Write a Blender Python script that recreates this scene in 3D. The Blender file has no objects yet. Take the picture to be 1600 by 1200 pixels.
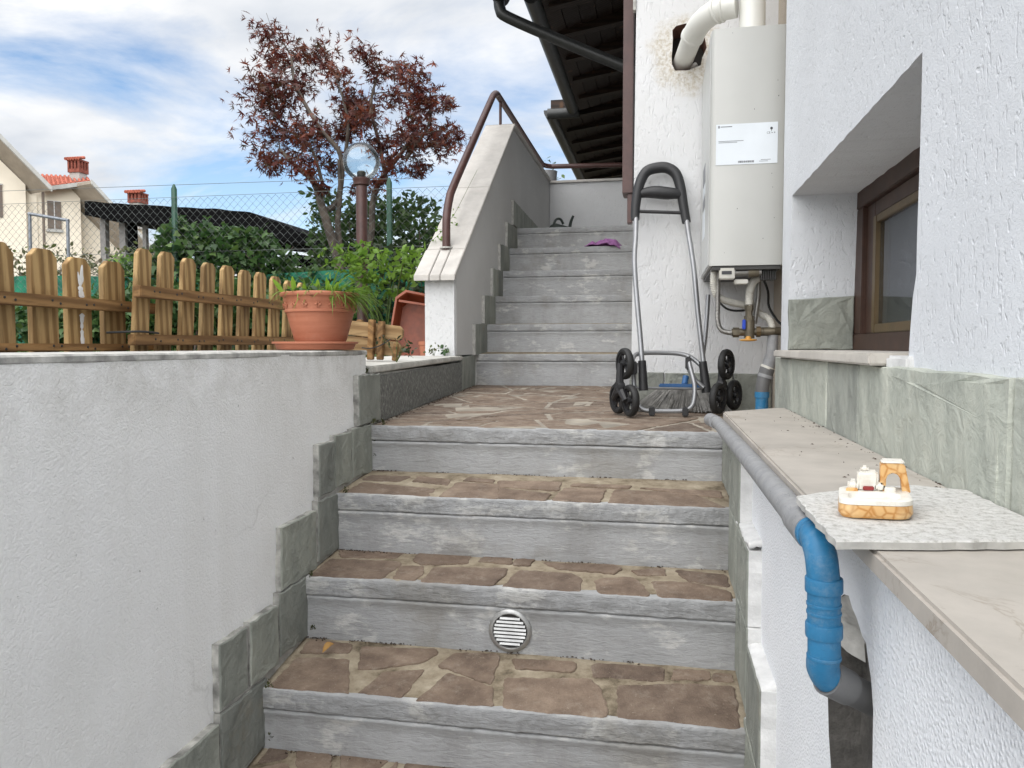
import bpy, bmesh, math, random
import numpy as np
from mathutils import Vector, Matrix, noise
from mathutils.geometry import tessellate_polygon

random.seed(7); np.random.seed(7)
R = math.radians
scene = bpy.context.scene
col = scene.collection

# ------------------------------------------------------------------ camera
cam = bpy.data.cameras.new('camera'); cam.sensor_width = 36.0; cam.lens = 36.0 * 1200 / 1600
cam.clip_start = 0.02; cam.clip_end = 2000
cam_o = bpy.data.objects.new('camera', cam); col.objects.link(cam_o)
cam_o.location = (0, 0, 0.92)
cam_o.rotation_euler = (R(90 - 2.815), 0, R(10.837))
scene.camera = cam_o

# ------------------------------------------------------------------ light
SUN_AZ = R(178)      # compass-like: direction the light comes from (from +Y clockwise): left and behind
SUN_EL = R(55)
w = bpy.data.worlds.new('World'); scene.world = w; w.use_nodes = True
nt = w.node_tree; nt.nodes.clear()
def wn(t, **k):
    n = nt.nodes.new(t)
    for a, b in k.items(): setattr(n, a, b)
    return n
sky = wn('ShaderNodeTexSky', sky_type='NISHITA', sun_disc=False)
sky.sun_elevation = SUN_EL; sky.sun_rotation = SUN_AZ; sky.air_density = 1.1; sky.dust_density = 0.3; sky.ozone_density = 2.5
bg = wn('ShaderNodeBackground'); bg.inputs[1].default_value = 0.092
nt.links.new(sky.outputs[0], bg.inputs[0])
tc = wn('ShaderNodeTexCoord')
sep = wn('ShaderNodeSeparateXYZ'); nt.links.new(tc.outputs['Generated'], sep.inputs[0])
def wmath(op, a, b):
    m = wn('ShaderNodeMath', operation=op)
    for i, v in enumerate((a, b)):
        if isinstance(v, (int, float)): m.inputs[i].default_value = v
        else: nt.links.new(v, m.inputs[i])
    return m.outputs[0]
den = wmath('ADD', wmath('MAXIMUM', sep.outputs[2], 0.0), 0.22)
comb = wn('ShaderNodeCombineXYZ')
nt.links.new(wmath('DIVIDE', sep.outputs[0], den), comb.inputs[0])
nt.links.new(wmath('DIVIDE', sep.outputs[1], den), comb.inputs[1])
cmap = wn('ShaderNodeMapping'); cmap.inputs['Location'].default_value = (3.1, 0.4, 0); cmap.inputs['Scale'].default_value = (0.9, 1.25, 1)
nt.links.new(comb.outputs[0], cmap.inputs[0])
cn = wn('ShaderNodeTexNoise'); cn.inputs['Scale'].default_value = 1.15; cn.inputs['Detail'].default_value = 9; cn.inputs['Roughness'].default_value = 0.58; cn.inputs['Distortion'].default_value = 0.35
nt.links.new(cmap.outputs[0], cn.inputs[0])
cr = wn('ShaderNodeValToRGB'); cr.color_ramp.elements[0].position = 0.36; cr.color_ramp.elements[1].position = 0.55
nt.links.new(cn.outputs[0], cr.inputs[0])
cn2 = wn('ShaderNodeTexNoise'); cn2.inputs['Scale'].default_value = 2.6; cn2.inputs['Detail'].default_value = 7
nt.links.new(cmap.outputs[0], cn2.inputs[0])
cr2 = wn('ShaderNodeValToRGB'); cr2.color_ramp.elements[0].position = 0.32; cr2.color_ramp.elements[1].position = 0.66
cr2.color_ramp.elements[0].color = (0.66, 0.70, 0.76, 1); cr2.color_ramp.elements[1].color = (1.0, 1.0, 1.0, 1)
nt.links.new(cn2.outputs[0], cr2.inputs[0])
bgc = wn('ShaderNodeBackground'); bgc.inputs[1].default_value = 0.58
nt.links.new(cr2.outputs[0], bgc.inputs[0])
mixw = wn('ShaderNodeMixShader')
nt.links.new(cr.outputs[0], mixw.inputs[0]); nt.links.new(bg.outputs[0], mixw.inputs[1]); nt.links.new(bgc.outputs[0], mixw.inputs[2])
wo = wn('ShaderNodeOutputWorld'); nt.links.new(mixw.outputs[0], wo.inputs[0])

sl = bpy.data.lights.new('sun', 'SUN'); sl.energy = 3.4; sl.angle = R(110); sl.color = (1.0, 0.975, 0.94)
so = bpy.data.objects.new('sun', sl); col.objects.link(so)
sd = Vector((math.sin(SUN_AZ) * math.cos(SUN_EL), math.cos(SUN_AZ) * math.cos(SUN_EL), math.sin(SUN_EL)))
so.rotation_euler = sd.to_track_quat('Z', 'Y').to_euler()
so.location = (-6, -6, 12)

vs = scene.view_settings
vs.view_transform = 'Standard'; vs.look = 'None'; vs.exposure = 0.92; vs.gamma = 1.0; vs.use_curve_mapping = False

# ------------------------------------------------------------------ material helpers
class NT:
    def __init__(s, name):
        s.m = bpy.data.materials.new(name); s.m.use_nodes = True
        s.t = s.m.node_tree; s.t.nodes.clear()
        s.out = s.t.nodes.new('ShaderNodeOutputMaterial')
        s.p = s.t.nodes.new('ShaderNodeBsdfPrincipled')
        s.t.links.new(s.p.outputs[0], s.out.inputs[0])
        s.tc = s.t.nodes.new('ShaderNodeTexCoord')
    def n(s, t, ins=None, **k):
        x = s.t.nodes.new(t)
        for a, b in k.items(): setattr(x, a, b)
        for a, b in (ins or {}).items(): s.set(x.inputs[a], b)
        return x
    def set(s, sock, v):
        if isinstance(v, bpy.types.NodeSocket): s.t.links.new(v, sock)
        elif isinstance(v, bpy.types.Node): s.t.links.new(v.outputs[0], sock)
        else:
            if isinstance(v, tuple) and len(v) == 3 and sock.type == 'RGBA': v = (*v, 1)
            sock.default_value = v
    def coord(s, scale=(1, 1, 1), rand=0.0, kind='Object', rot=(0, 0, 0)):
        mp = s.n('ShaderNodeMapping', {'Vector': s.tc.outputs[kind], 'Scale': scale, 'Rotation': rot})
        if rand:
            oi = s.n('ShaderNodeObjectInfo')
            ml = s.n('ShaderNodeMath', {0: oi.outputs['Random'], 1: rand}, operation='MULTIPLY')
            cb = s.n('ShaderNodeCombineXYZ', {0: ml, 1: ml, 2: ml})
            s.set(mp.inputs['Location'], cb)
        return mp.outputs[0]
    def noise(s, v, scale, detail=4, rough=0.55, dist=0.0):
        return s.n('ShaderNodeTexNoise', {'Vector': v, 'Scale': scale, 'Detail': detail, 'Roughness': rough, 'Distortion': dist}).outputs[0]
    def voro(s, v, scale, feature='F1'):
        return s.n('ShaderNodeTexVoronoi', {'Vector': v, 'Scale': scale}, feature=feature).outputs['Distance']
    def ramp(s, v, stops, interp='LINEAR'):
        r = s.n('ShaderNodeValToRGB', {0: v}); r.color_ramp.interpolation = interp
        e = r.color_ramp.elements
        while len(e) < len(stops): e.new(0.5)
        for q, (p, c) in zip(e, stops):
            q.position = p
            q.color = (c, c, c, 1) if isinstance(c, (int, float)) else (*c, 1)
        return r.outputs[0]
    def mix(s, f, a, b, mode='MIX'):
        m = s.n('ShaderNodeMix', data_type='RGBA', blend_type=mode)
        s.set(m.inputs[0], f); s.set(m.inputs[6], a); s.set(m.inputs[7], b)
        return m.outputs[2]
    def math(s, op, a, b=0.0):
        return s.n('ShaderNodeMath', {0: a, 1: b}, operation=op).outputs[0]
    def bump(s, h, strength=0.5, dist=0.01, normal=None):
        b = s.n('ShaderNodeBump', {'Height': h, 'Strength': strength, 'Distance': dist})
        if normal is not None: s.set(b.inputs['Normal'], normal)
        return b.outputs[0]
    def fin(s, color=None, rough=0.8, normal=None, metal=0.0, spec=None):
        if color is not None: s.set(s.p.inputs['Base Color'], color)
        s.set(s.p.inputs['Roughness'], rough); s.set(s.p.inputs['Metallic'], metal)
        if normal is not None: s.set(s.p.inputs['Normal'], normal)
        if spec is not None: s.set(s.p.inputs['Specular IOR Level'], spec)
        return s.m

M = {}
def simple(name, c, rough=0.6, metal=0.0, var=0.12, scale=30, bump=0.15, bscale=120, spec=None):
    t = NT(name); v = t.coord(rand=9.0)
    n1 = t.noise(v, scale, 5)
    c2 = tuple(x * (1 - var * 2) for x in c)
    colr = t.mix(t.ramp(n1, [(0.35, 0.0), (0.7, 1.0)]), c2, c)
    M[name] = t.fin(colr, rough, t.bump(t.noise(v, bscale, 3), bump, 0.002), metal, spec)
    return M[name]

def plaster(name, base, pit_scale=62, strength=0.75, stain=0.0):
    t = NT(name); v = t.coord()
    k = pit_scale
    d1 = t.noise(t.coord((k, k, k * .46), rot=(R(34), R(30), 0)), 1.0, 2, 0.5, 0.5)
    d2 = t.noise(t.coord((k * .8, k * .8, k * .40), rot=(R(-42), R(-40), 0)), 1.0, 2, 0.5, 0.5)
    pits = t.math('SUBTRACT', 1.0, t.math('MAXIMUM', t.ramp(d1, [(0.60, 0.0), (0.70, 1.0)]), t.ramp(d2, [(0.62, 0.0), (0.72, 1.0)])))
    fine = t.noise(v, 320, 4, 0.7)
    broad = t.noise(v, 9, 3)
    h = t.math('ADD', t.math('ADD', pits, t.math('MULTIPLY', fine, 0.75)), t.math('MULTIPLY', t.noise(v, 30, 4, 0.6), 1.0))
    h = t.math('ADD', h, t.math('MULTIPLY', broad, 1.0))
    c = t.mix(t.ramp(t.noise(v, 3.5, 6), [(0.35, 0.0), (0.7, 1.0)]), tuple(b * 0.93 for b in base), base)
    spots = t.ramp(t.noise(v, 70, 2, 0.5), [(0.74, 0.0), (0.78, 1.0)])
    c = t.mix(t.math('MULTIPLY', spots, 0.12), c, (0.33, 0.31, 0.28))
    if stain:
        s = t.ramp(t.noise(t.coord((1, 1, 1)), 5, 6, 0.65), [(0.52, 0.0), (0.75, 1.0)])
        c = t.mix(t.math('MULTIPLY', s, stain), c, (0.42, 0.36, 0.27))
    M[name] = t.fin(c, 0.9, t.bump(h, strength, 0.004), 0, 0.2)
plaster('house_plaster', (0.70, 0.72, 0.75), 115, 0.5)
plaster('pier_plaster', (0.61, 0.615, 0.62), 100, 0.6)
plaster('parapet_plaster', (0.55, 0.545, 0.53), 110, 0.35)
plaster('raw_render', (0.46, 0.40, 0.33), 30, 0.6, 0.8)

t = NT('pier_wall'); v = t.coord()
d1 = t.noise(t.coord((85, 85, 27), rot=(R(20), R(26), 0)), 1.0, 2, 0.5, 0.6)
d2 = t.noise(t.coord((70, 70, 24), rot=(R(-20), R(-34), 0)), 1.0, 2, 0.5, 0.6)
pits = t.math('SUBTRACT', 1.0, t.math('MAXIMUM', t.ramp(d1, [(0.58, 0.0), (0.69, 1.0)]), t.ramp(d2, [(0.60, 0.0), (0.71, 1.0)])))
h = t.math('ADD', t.math('ADD', pits, t.math('MULTIPLY', t.noise(v, 320, 4, 0.7), 0.75)), t.math('MULTIPLY', t.noise(v, 26, 4, 0.6), 0.9))
c = t.mix(t.ramp(t.noise(v, 3.5, 6), [(0.35, 0.0), (0.7, 1.0)]), (0.64, 0.64, 0.64), (0.695, 0.70, 0.71))
dv = t.n('ShaderNodeVectorMath', {0: t.tc.outputs['Object'], 1: (0.088, 2.88, 1.965)}, operation='DISTANCE').outputs['Value']
ring = t.ramp(t.math('ADD', dv, t.math('MULTIPLY', t.math('SUBTRACT', t.noise(v, 14, 4), 0.5), 0.10)), [(0.05, 1.0), (0.11, 0.85), (0.155, 0.0)])
patch = t.mix(t.ramp(t.noise(v, 75, 6, 0.75), [(0.44, 0.0), (0.60, 1.0)]), (0.66, 0.64, 0.60), (0.42, 0.35, 0.24))
c = t.mix(t.math('MULTIPLY', ring, 0.8), c, patch)
M['pier_wall'] = t.fin(c, 0.9, t.bump(h, 0.55, 0.003), 0, 0.2)

t = NT('roughcast'); v = t.coord()
d = t.voro(v, 230); d2 = t.noise(v, 330, 4, 0.7)
h = t.math('ADD', t.math('MULTIPLY', t.ramp(d, [(0.0, 1.0), (0.6, 0.0)]), 1.0), t.math('MULTIPLY', d2, 1.0))
c = t.mix(t.ramp(t.noise(v, 6, 5), [(0.3, 0.0), (0.7, 1.0)]), (0.80, 0.82, 0.85), (0.86, 0.875, 0.90))
c = t.mix(t.ramp(d2, [(0.26, 0.5), (0.34, 0.0)]), c, (0.50, 0.52, 0.55))
M['roughcast'] = t.fin(c, 0.85, t.bump(h, 0.55, 0.004), 0, 0.3)

t = NT('old_plaster'); v = t.coord()
streak = t.noise(t.coord((1, 9, 0.35)), 1.0, 7, 0.68, 0.4)
blot = t.noise(v, 2.6, 7, 0.62)
c = t.mix(t.ramp(streak, [(0.38, 0.0), (0.68, 1.0)]), (0.86, 0.858, 0.845), (0.90, 0.90, 0.895))
c = t.mix(t.ramp(blot, [(0.48, 0.0), (0.74, 0.4)]), c, (0.74, 0.73, 0.70))
sz = t.n('ShaderNodeSeparateXYZ', {0: t.tc.outputs['Object']})
topband = t.ramp(sz.outputs[2], [(0.74, 0.0), (0.885, 0.55), (0.93, 1.0)])
dirt = t.ramp(t.noise(v, 11, 8, 0.75), [(0.40, 0.0), (0.60, 1.0)])
c = t.mix(t.math('MULTIPLY', t.math('MULTIPLY', topband, dirt), 0.6), c, (0.40, 0.38, 0.33))
cv = t.n('ShaderNodeTexVoronoi', {'Vector': t.mix(0.12, v, t.n('ShaderNodeTexNoise', {'Vector': v, 'Scale': 7.0, 'Detail': 4}).outputs['Color']), 'Scale': 2.3}, feature='DISTANCE_TO_EDGE').outputs['Distance']
crack = t.math('MULTIPLY', t.ramp(cv, [(0.0, 1.0), (0.007, 0.0)]), t.ramp(t.noise(v, 1.7, 3), [(0.53, 0.0), (0.62, 1.0)]))
c = t.mix(t.math('MULTIPLY', crack, 0.3), c, (0.30, 0.285, 0.26))
fle = t.ramp(t.noise(v, 48, 4, 0.7), [(0.70, 0.0), (0.74, 1.0)])
c = t.mix(t.math('MULTIPLY', fle, 0.6), c, (0.16, 0.15, 0.13))
n1 = t.noise(v, 38, 4, 0.55, 1.2)
worm = t.ramp(t.math('ABSOLUTE', t.math('SUBTRACT', n1, 0.5)), [(0.0, 0.0), (0.03, 0.8), (0.08, 1.0)])
h = t.math('ADD', t.math('ADD', t.math('MULTIPLY', worm, 0.18), t.math('MULTIPLY', t.noise(v, 180, 5, 0.7), 0.9)), t.math('MULTIPLY', t.noise(v, 7, 3), 1.3))
M['old_plaster'] = t.fin(c, 0.92, t.bump(h, 0.65, 0.005), 0, 0.2)

for rname, kk, bs in (('riser_paint', 0.85, 0.55), ('nosing_paint', 0.78, 0.9)):
    t = NT(rname); v = t.coord()
    hs = t.noise(t.coord((7, 7, 34)), 3.2, 7, 0.66, 0.8)
    c = t.mix(t.ramp(t.noise(v, 4.0, 6), [(0.3, 0.0), (0.7, 1.0)]), (0.375, 0.38, 0.382), (0.475, 0.482, 0.49))
    c = t.mix(t.ramp(hs, [(0.36, 0.28), (0.50, 0.0)]), c, (0.235, 0.235, 0.232))
    c = t.mix(t.ramp(t.noise(t.coord((3.2, 3.2, 1.4)), 2.6, 7, 0.7), [(0.50, 0.0), (0.70, 0.5)]), c, (0.27, 0.265, 0.255))
    wear = t.ramp(t.math('ADD', t.math('MULTIPLY', t.noise(t.coord((1, 1, 1.7)), 7.5, 7, 0.66), 0.8), t.math('MULTIPLY', hs, 0.2)), [(0.545, 0.0), (0.61, 1.0)])
    c = t.mix(t.math('MULTIPLY', wear, 0.7), c, (0.66, 0.655, 0.63))
    fl = t.ramp(t.noise(v, 55, 5, 0.7), [(0.70, 0.0), (0.74, 1.0)])
    c = t.mix(t.math('MULTIPLY', fl, 0.7), c, (0.13, 0.115, 0.10))
    mud = t.ramp(t.noise(v, 3.2, 5, 0.7), [(0.52, 0.0), (0.68, 1.0)])
    c = t.mix(t.math('MULTIPLY', mud, 0.45), c, (0.245, 0.225, 0.185))
    h = t.math('ADD', hs, t.math('MULTIPLY', t.noise(v, 130, 3), 0.3))
    c = t.mix(1.0, c, (kk, kk, kk), 'MULTIPLY')
    M[rname] = t.fin(c, 0.7, t.bump(h, bs, 0.006), 0, 0.25)

for sname, gain, rs in (('slate', 1.02, 0.45), ('slate_pale', 1.5, 0.15)):
    t = NT(sname); v = t.coord(rand=20.0)
    oi = t.n('ShaderNodeObjectInfo')
    a = t.ramp(t.noise(t.coord((1, 1, .5), rand=20.0), 13, 8, 0.7, 0.2), [(0.3, (0.175, 0.182, 0.166)), (0.5, (0.245, 0.252, 0.228)), (0.72, (0.31, 0.312, 0.28))])
    b = t.ramp(oi.outputs['Random'], [(0.0, (0.82, 0.82, 0.82)), (1.0, (1.18, 1.18, 1.14))])
    c = t.mix(1.0, t.mix(1.0, a, b, 'MULTIPLY'), (gain * .99, gain * 1.01, gain * 1.01), 'MULTIPLY')
    rust = t.ramp(t.noise(v, 5.0, 5, 0.7), [(0.60, 0.0), (0.75, 1.0)])
    c = t.mix(t.math('MULTIPLY', rust, rs), c, (0.25, 0.20, 0.13))
    lit = t.noise(t.coord((1, 1, 0.25), rand=20.0), 24, 6, 0.65)
    h = t.math('ADD', t.noise(v, 26, 7, 0.62, 0.8), t.math('MULTIPLY', lit, 0.6))
    M[sname] = t.fin(c, 0.72, t.bump(h, 0.75, 0.009), 0, 0.35)

t = NT('granite_dark'); v = t.coord()
c = t.ramp(t.noise(t.coord((1, 1, 0.45)), 150, 4, 0.7), [(0.35, (0.06, 0.063, 0.06)), (0.52, (0.13, 0.135, 0.125)), (0.68, (0.33, 0.34, 0.31))])
M['granite_dark'] = t.fin(c, 0.65, t.bump(t.noise(v, 90, 4), 0.4, 0.004))

for pname, dust, lo in (('porphyry', 0.5, 0.53), ('porphyry_dusty', 0.5, 0.47)):
    t = NT(pname); v = t.coord(rand=30.0)
    oi = t.n('ShaderNodeObjectInfo')
    a = t.ramp(t.noise(v, 16, 6, 0.68), [(0.3, (0.098, 0.071, 0.053)), (0.5, (0.155, 0.116, 0.087)), (0.75, (0.235, 0.185, 0.140))])
    b = t.ramp(oi.outputs['Random'], [(0.0, (0.78, 0.76, 0.78)), (0.5, (1.02, 0.98, 0.96)), (1.0, (1.25, 1.22, 1.2))])
    c = t.mix(1.0, a, b, 'MULTIPLY')
    sp = t.ramp(t.noise(v, 210, 3, 0.6), [(0.66, 0.0), (0.72, 1.0)])
    c = t.mix(t.math('MULTIPLY', sp, 0.55), c, (0.42, 0.36, 0.28))
    mud = t.ramp(t.noise(v, 22, 8, 0.8), [(lo, 0.0), (lo + 0.14, 1.0)])
    c = t.mix(t.math('MULTIPLY', mud, dust), c, (0.30, 0.255, 0.205))
    h = t.math('ADD', t.noise(v, 60, 5, 0.65), t.math('MULTIPLY', t.noise(v, 240, 3), 0.5))
    M[pname] = t.fin(c, 0.74, t.bump(h, 0.65, 0.005), 0, 0.35)

t = NT('grout'); v = t.coord()
c = t.ramp(t.noise(v, 14, 7, 0.7), [(0.32, (0.10, 0.08, 0.055)), (0.46, (0.235, 0.195, 0.14)), (0.60, (0.32, 0.275, 0.205)), (0.74, (0.42, 0.375, 0.295))])
M['grout'] = t.fin(c, 0.92, t.bump(t.noise(v, 110, 5, 0.7), 0.6, 0.004), 0, 0.15)

simple('grout_pale', (0.37, 0.33, 0.27), 0.95, 0, 0.22, 9, 0.6, 110)

def marble(name, base, vein):
    t = NT(name); v = t.coord(rand=5.0)
    c = t.mix(t.ramp(t.noise(v, 10, 7, 0.65), [(0.3, 0.0), (0.72, 1.0)]), tuple(x * 0.74 for x in base), base)
    ve = t.ramp(t.math('ABSOLUTE', t.math('SUBTRACT', t.noise(v, 7, 6, 0.6, 1.6), 0.5)), [(0.0, 1.0), (0.018, 0.0)])
    gate = t.ramp(t.noise(v, 4, 3), [(0.45, 0.0), (0.55, 1.0)])
    c = t.mix(t.math('MULTIPLY', t.math('MULTIPLY', ve, gate), 0.55), c, vein)
    sp = t.ramp(t.noise(v, 60, 5, 0.7), [(0.66, 0.0), (0.74, 1.0)])
    c = t.mix(t.math('MULTIPLY', sp, 0.4), c, (0.25, 0.22, 0.18))
    M[name] = t.fin(c, 0.55, t.bump(t.noise(v, 80, 5), 0.15, 0.003), 0, 0.4)
marble('marble_beige', (0.47, 0.432, 0.385), (0.20, 0.15, 0.10))
marble('coping_stone', (0.53, 0.505, 0.47), (0.4, 0.36, 0.32))
marble('sill_stone', (0.62, 0.585, 0.53), (0.4, 0.36, 0.32))

t = NT('broken_tile_top'); v = t.coord()
c = t.ramp(t.noise(v, 120, 6, 0.75), [(0.32, (0.40, 0.385, 0.35)), (0.5, (0.70, 0.69, 0.66)), (0.7, (0.82, 0.81, 0.79))])
M['broken_tile_top'] = t.fin(c, 0.9, t.bump(t.noise(v, 120, 6, 0.75), 1.0, 0.006), 0, 0.2)

t = NT('concrete_raw'); v = t.coord()
c = t.ramp(t.noise(v, 22, 7, 0.7), [(0.3, (0.10, 0.095, 0.088)), (0.55, (0.20, 0.19, 0.175)), (0.75, (0.33, 0.315, 0.29))])
M['concrete_raw'] = t.fin(c, 0.95, t.bump(t.noise(v, 60, 8, 0.8), 1.0, 0.02), 0, 0.15)
simple('mortar_light', (0.52, 0.51, 0.48), 0.9, 0, 0.18, 40, 0.8, 90)
simple('edge_dirty', (0.56, 0.55, 0.51), 0.95, 0, 0.35, 26, 1.0, 80)
simple('mortar_grey', (0.34, 0.33, 0.31), 0.95, 0, 0.25, 30, 1.0, 60)
simple('cap_cement', (0.62, 0.61, 0.575), 0.95, 0, 0.3, 22, 0.8, 90)
simple('window_brown', (0.062, 0.028, 0.017), 0.5, 0, 0.2, 20, 0.1)
simple('kerb_cement', (0.60, 0.59, 0.545), 0.9, 0, 0.2, 16, 0.5, 80)
simple('white_edge', (0.74, 0.74, 0.73), 0.9, 0, 0.1, 30, 0.8, 110)

def wood(name, base, dark, scale=(9, 9, 0.9)):
    t = NT(name); v = t.coord(scale, rand=40.0)
    wv = t.n('ShaderNodeTexWave', {'Vector': v, 'Scale': 1.5, 'Distortion': 4.2, 'Detail': 3, 'Detail Scale': 0.8, 'Detail Roughness': 0.6}, wave_type='RINGS', rings_direction='SPHERICAL').outputs[0]
    fine = t.noise(t.coord(tuple(s * 9 for s in scale), rand=40.0), 1.6, 5, 0.6)
    c = t.mix(t.ramp(wv, [(0.25, 0.0), (0.85, 1.0)]), base, dark)
    c = t.mix(t.math('MULTIPLY', t.ramp(fine, [(0.48, 0.0), (0.72, 1.0)]), 0.6), c, tuple(x * 0.5 for x in dark))
    oi = t.n('ShaderNodeObjectInfo')
    c = t.mix(1.0, c, t.ramp(oi.outputs['Random'], [(0.0, (0.80, 0.79, 0.78)), (1.0, (1.16, 1.13, 1.08))]), 'MULTIPLY')
    kn = t.ramp(t.voro(t.coord((7, 7, 3.0), rand=40.0), 1.0), [(0.0, 1.0), (0.10, 0.7), (0.16, 0.0)])
    c = t.mix(t.math('MULTIPLY', kn, 0.8), c, (0.09, 0.045, 0.02))
    M[name] = t.fin(c, 0.66, t.bump(t.math('ADD', wv, fine), 0.25, 0.003), 0, 0.3)
wood('picket_wood', (0.395, 0.270, 0.125), (0.22, 0.135, 0.055))
wood('rail_wood', (0.29, 0.168, 0.070), (0.18, 0.098, 0.040), (9, 0.9, 9))
wood('board_wood', (0.33, 0.225, 0.115), (0.21, 0.130, 0.06), (0.9, 9, 9))
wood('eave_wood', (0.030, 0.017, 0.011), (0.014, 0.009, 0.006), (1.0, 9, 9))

t = NT('terracotta'); v = t.coord(rand=4.0)
c = t.mix(t.ramp(t.noise(t.coord((1, 1, 9), rand=4.0), 6, 6, 0.65), [(0.3, 0.0), (0.7, 1.0)]), (0.335, 0.118, 0.066), (0.44, 0.172, 0.10))
pa = t.ramp(t.noise(v, 13, 6, 0.7), [(0.55, 0.0), (0.75, 1.0)])
c = t.mix(t.math('MULTIPLY', pa, 0.35), c, (0.52, 0.31, 0.22))
M['terracotta'] = t.fin(c, 0.62, t.bump(t.noise(t.coord((1, 1, 14)), 22, 4), 0.2, 0.003), 0, 0.35)
simple('orange_plastic', (0.27, 0.062, 0.022), 0.5, 0, 0.2, 16)
simple('brown_metal', (0.085, 0.038, 0.032), 0.42, 0, 0.15, 20, 0.15)
simple('dark_metal', (0.028, 0.030, 0.030), 0.45, 0, 0.15)
simple('boiler_white', (0.50, 0.50, 0.475), 0.32, 0, 0.03, 6, 0.03, 40, 0.5)
simple('boiler_side', (0.56, 0.57, 0.555), 0.35, 0, 0.04, 6, 0.03, 40, 0.5)
simple('boiler_dark', (0.06, 0.058, 0.055), 0.6)
simple('flue_white', (0.74, 0.735, 0.69), 0.34, 0, 0.04, 8, 0.04, 40, 0.5)
simple('label_paper', (0.70, 0.74, 0.775), 0.45, 0, 0.03, 10, 0.02)
simple('ink', (0.05, 0.05, 0.055), 0.6)
simple('grey_print', (0.30, 0.31, 0.33), 0.6)
simple('grey_plastic_dark', (0.155, 0.155, 0.155), 0.5, 0, 0.15, 12, 0.1)
def pipe_mat(name, base, dust, rough):
    t = NT(name); v = t.coord(rand=7.0)
    c = t.mix(t.ramp(t.noise(v, 35, 6, 0.7), [(0.35, 0.0), (0.7, 1.0)]), tuple(b * 0.78 for b in base), base)
    c = t.mix(t.math('MULTIPLY', t.ramp(t.noise(v, 60, 7, 0.75), [(0.50, 0.0), (0.68, 1.0)]), 0.30), c, dust)
    sc_ = t.ramp(t.math('ABSOLUTE', t.math('SUBTRACT', t.noise(t.coord((60, 20, 200), rand=7.0), 1.0, 3, 0.6, 0.5), 0.5)), [(0.0, 1.0), (0.012, 0.0)])
    c = t.mix(t.math('MULTIPLY', t.math('MULTIPLY', sc_, t.ramp(t.noise(v, 25, 3), [(0.5, 0.0), (0.6, 1.0)])), 0.6), c, tuple(b * 0.35 for b in base))
    M[name] = t.fin(c, t.ramp(t.noise(v, 40, 5), [(0.3, rough - .1), (0.7, rough + .18)]), t.bump(t.noise(v, 150, 4), 0.12, 0.002))
pipe_mat('blue_plastic', (0.022, 0.175, 0.35), (0.24, 0.30, 0.34), 0.45)
pipe_mat('grey_plastic', (0.285, 0.288, 0.295), (0.40, 0.385, 0.36), 0.5)
simple('white_hose', (0.62, 0.60, 0.54), 0.5, 0, 0.12, 30)
simple('steel', (0.40, 0.39, 0.37), 0.33, 0.9, 0.12, 30)
simple('brass_old', (0.21, 0.18, 0.13), 0.5, 0.6, 0.25, 30)
simple('tap_yellow', (0.62, 0.30, 0.05), 0.5)
simple('tap_blue', (0.01, 0.06, 0.50), 0.45)
simple('cable_black', (0.02, 0.02, 0.02), 0.5)
simple('cart_tube', (0.30, 0.305, 0.315), 0.34, 0.55, 0.08, 20, 0.05)
simple('cart_plastic', (0.022, 0.022, 0.024), 0.5, 0, 0.15, 20, 0.2, 300)
simple('tyre_rubber', (0.018, 0.018, 0.018), 0.65, 0, 0.2)
simple('bristle', (0.36, 0.35, 0.33), 0.7, 0, 0.25, 50)
simple('broom_blue', (0.03, 0.12, 0.30), 0.5)
simple('aluminium', (0.48, 0.48, 0.47), 0.38, 0.7, 0.15, 30, 0.1)
simple('vent_dark', (0.05, 0.045, 0.04), 0.9)
simple('cloth_purple', (0.34, 0.14, 0.34), 0.95, 0, 0.2, 40, 0.6, 260)
simple('shoe_dark', (0.018, 0.028, 0.022), 0.5)
t = NT('ceramic_white'); v = t.coord()
c = t.mix(t.ramp(t.noise(v, 70, 6, 0.7), [(0.46, 0.0), (0.70, 0.6)]), (0.74, 0.72, 0.66), (0.50, 0.44, 0.35))
M['ceramic_white'] = t.fin(c, 0.38, t.bump(t.noise(v, 110, 4), 0.25, 0.003), 0, 0.45)
t = NT('ceramic_orange'); v = t.coord()
d = t.n('ShaderNodeTexVoronoi', {'Vector': v, 'Scale': 105}, feature='DISTANCE_TO_EDGE').outputs['Distance']
c = t.mix(t.ramp(d, [(0.02, 0.0), (0.16, 1.0)]), (0.50, 0.23, 0.06), (0.68, 0.42, 0.18))
c = t.mix(t.ramp(t.noise(v, 60, 4), [(0.5, 0.0), (0.7, 0.55)]), c, (0.76, 0.58, 0.33))
M['ceramic_orange'] = t.fin(c, 0.35, t.bump(d, 0.3, 0.002))
simple('ceramic_red', (0.28, 0.03, 0.03), 0.35)
simple('soil', (0.055, 0.04, 0.028), 0.95, 0, 0.3, 20, 0.8, 60)
simple('garden_soil', (0.10, 0.085, 0.05), 0.95, 0, 0.3, 3, 0.8, 30)
simple('moss', (0.075, 0.082, 0.028), 0.95, 0, 0.3, 60, 0.8, 120)
simple('debris_brown', (0.07, 0.045, 0.03), 0.9, 0, 0.3, 60)
simple('leaf_dry', (0.40, 0.22, 0.06), 0.75, 0, 0.2, 40)
simple('stone_ground', (0.26, 0.25, 0.235), 0.95, 0, 0.2, 2, 0.6, 40)
simple('green_metal', (0.018, 0.075, 0.045), 0.5)
simple('wire_metal', (0.13, 0.145, 0.14), 0.55, 0.2, 0.1)
simple('pipe_frame', (0.22, 0.24, 0.27), 0.45, 0.4, 0.1)
t = NT('shade_net'); v = t.coord()
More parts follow.
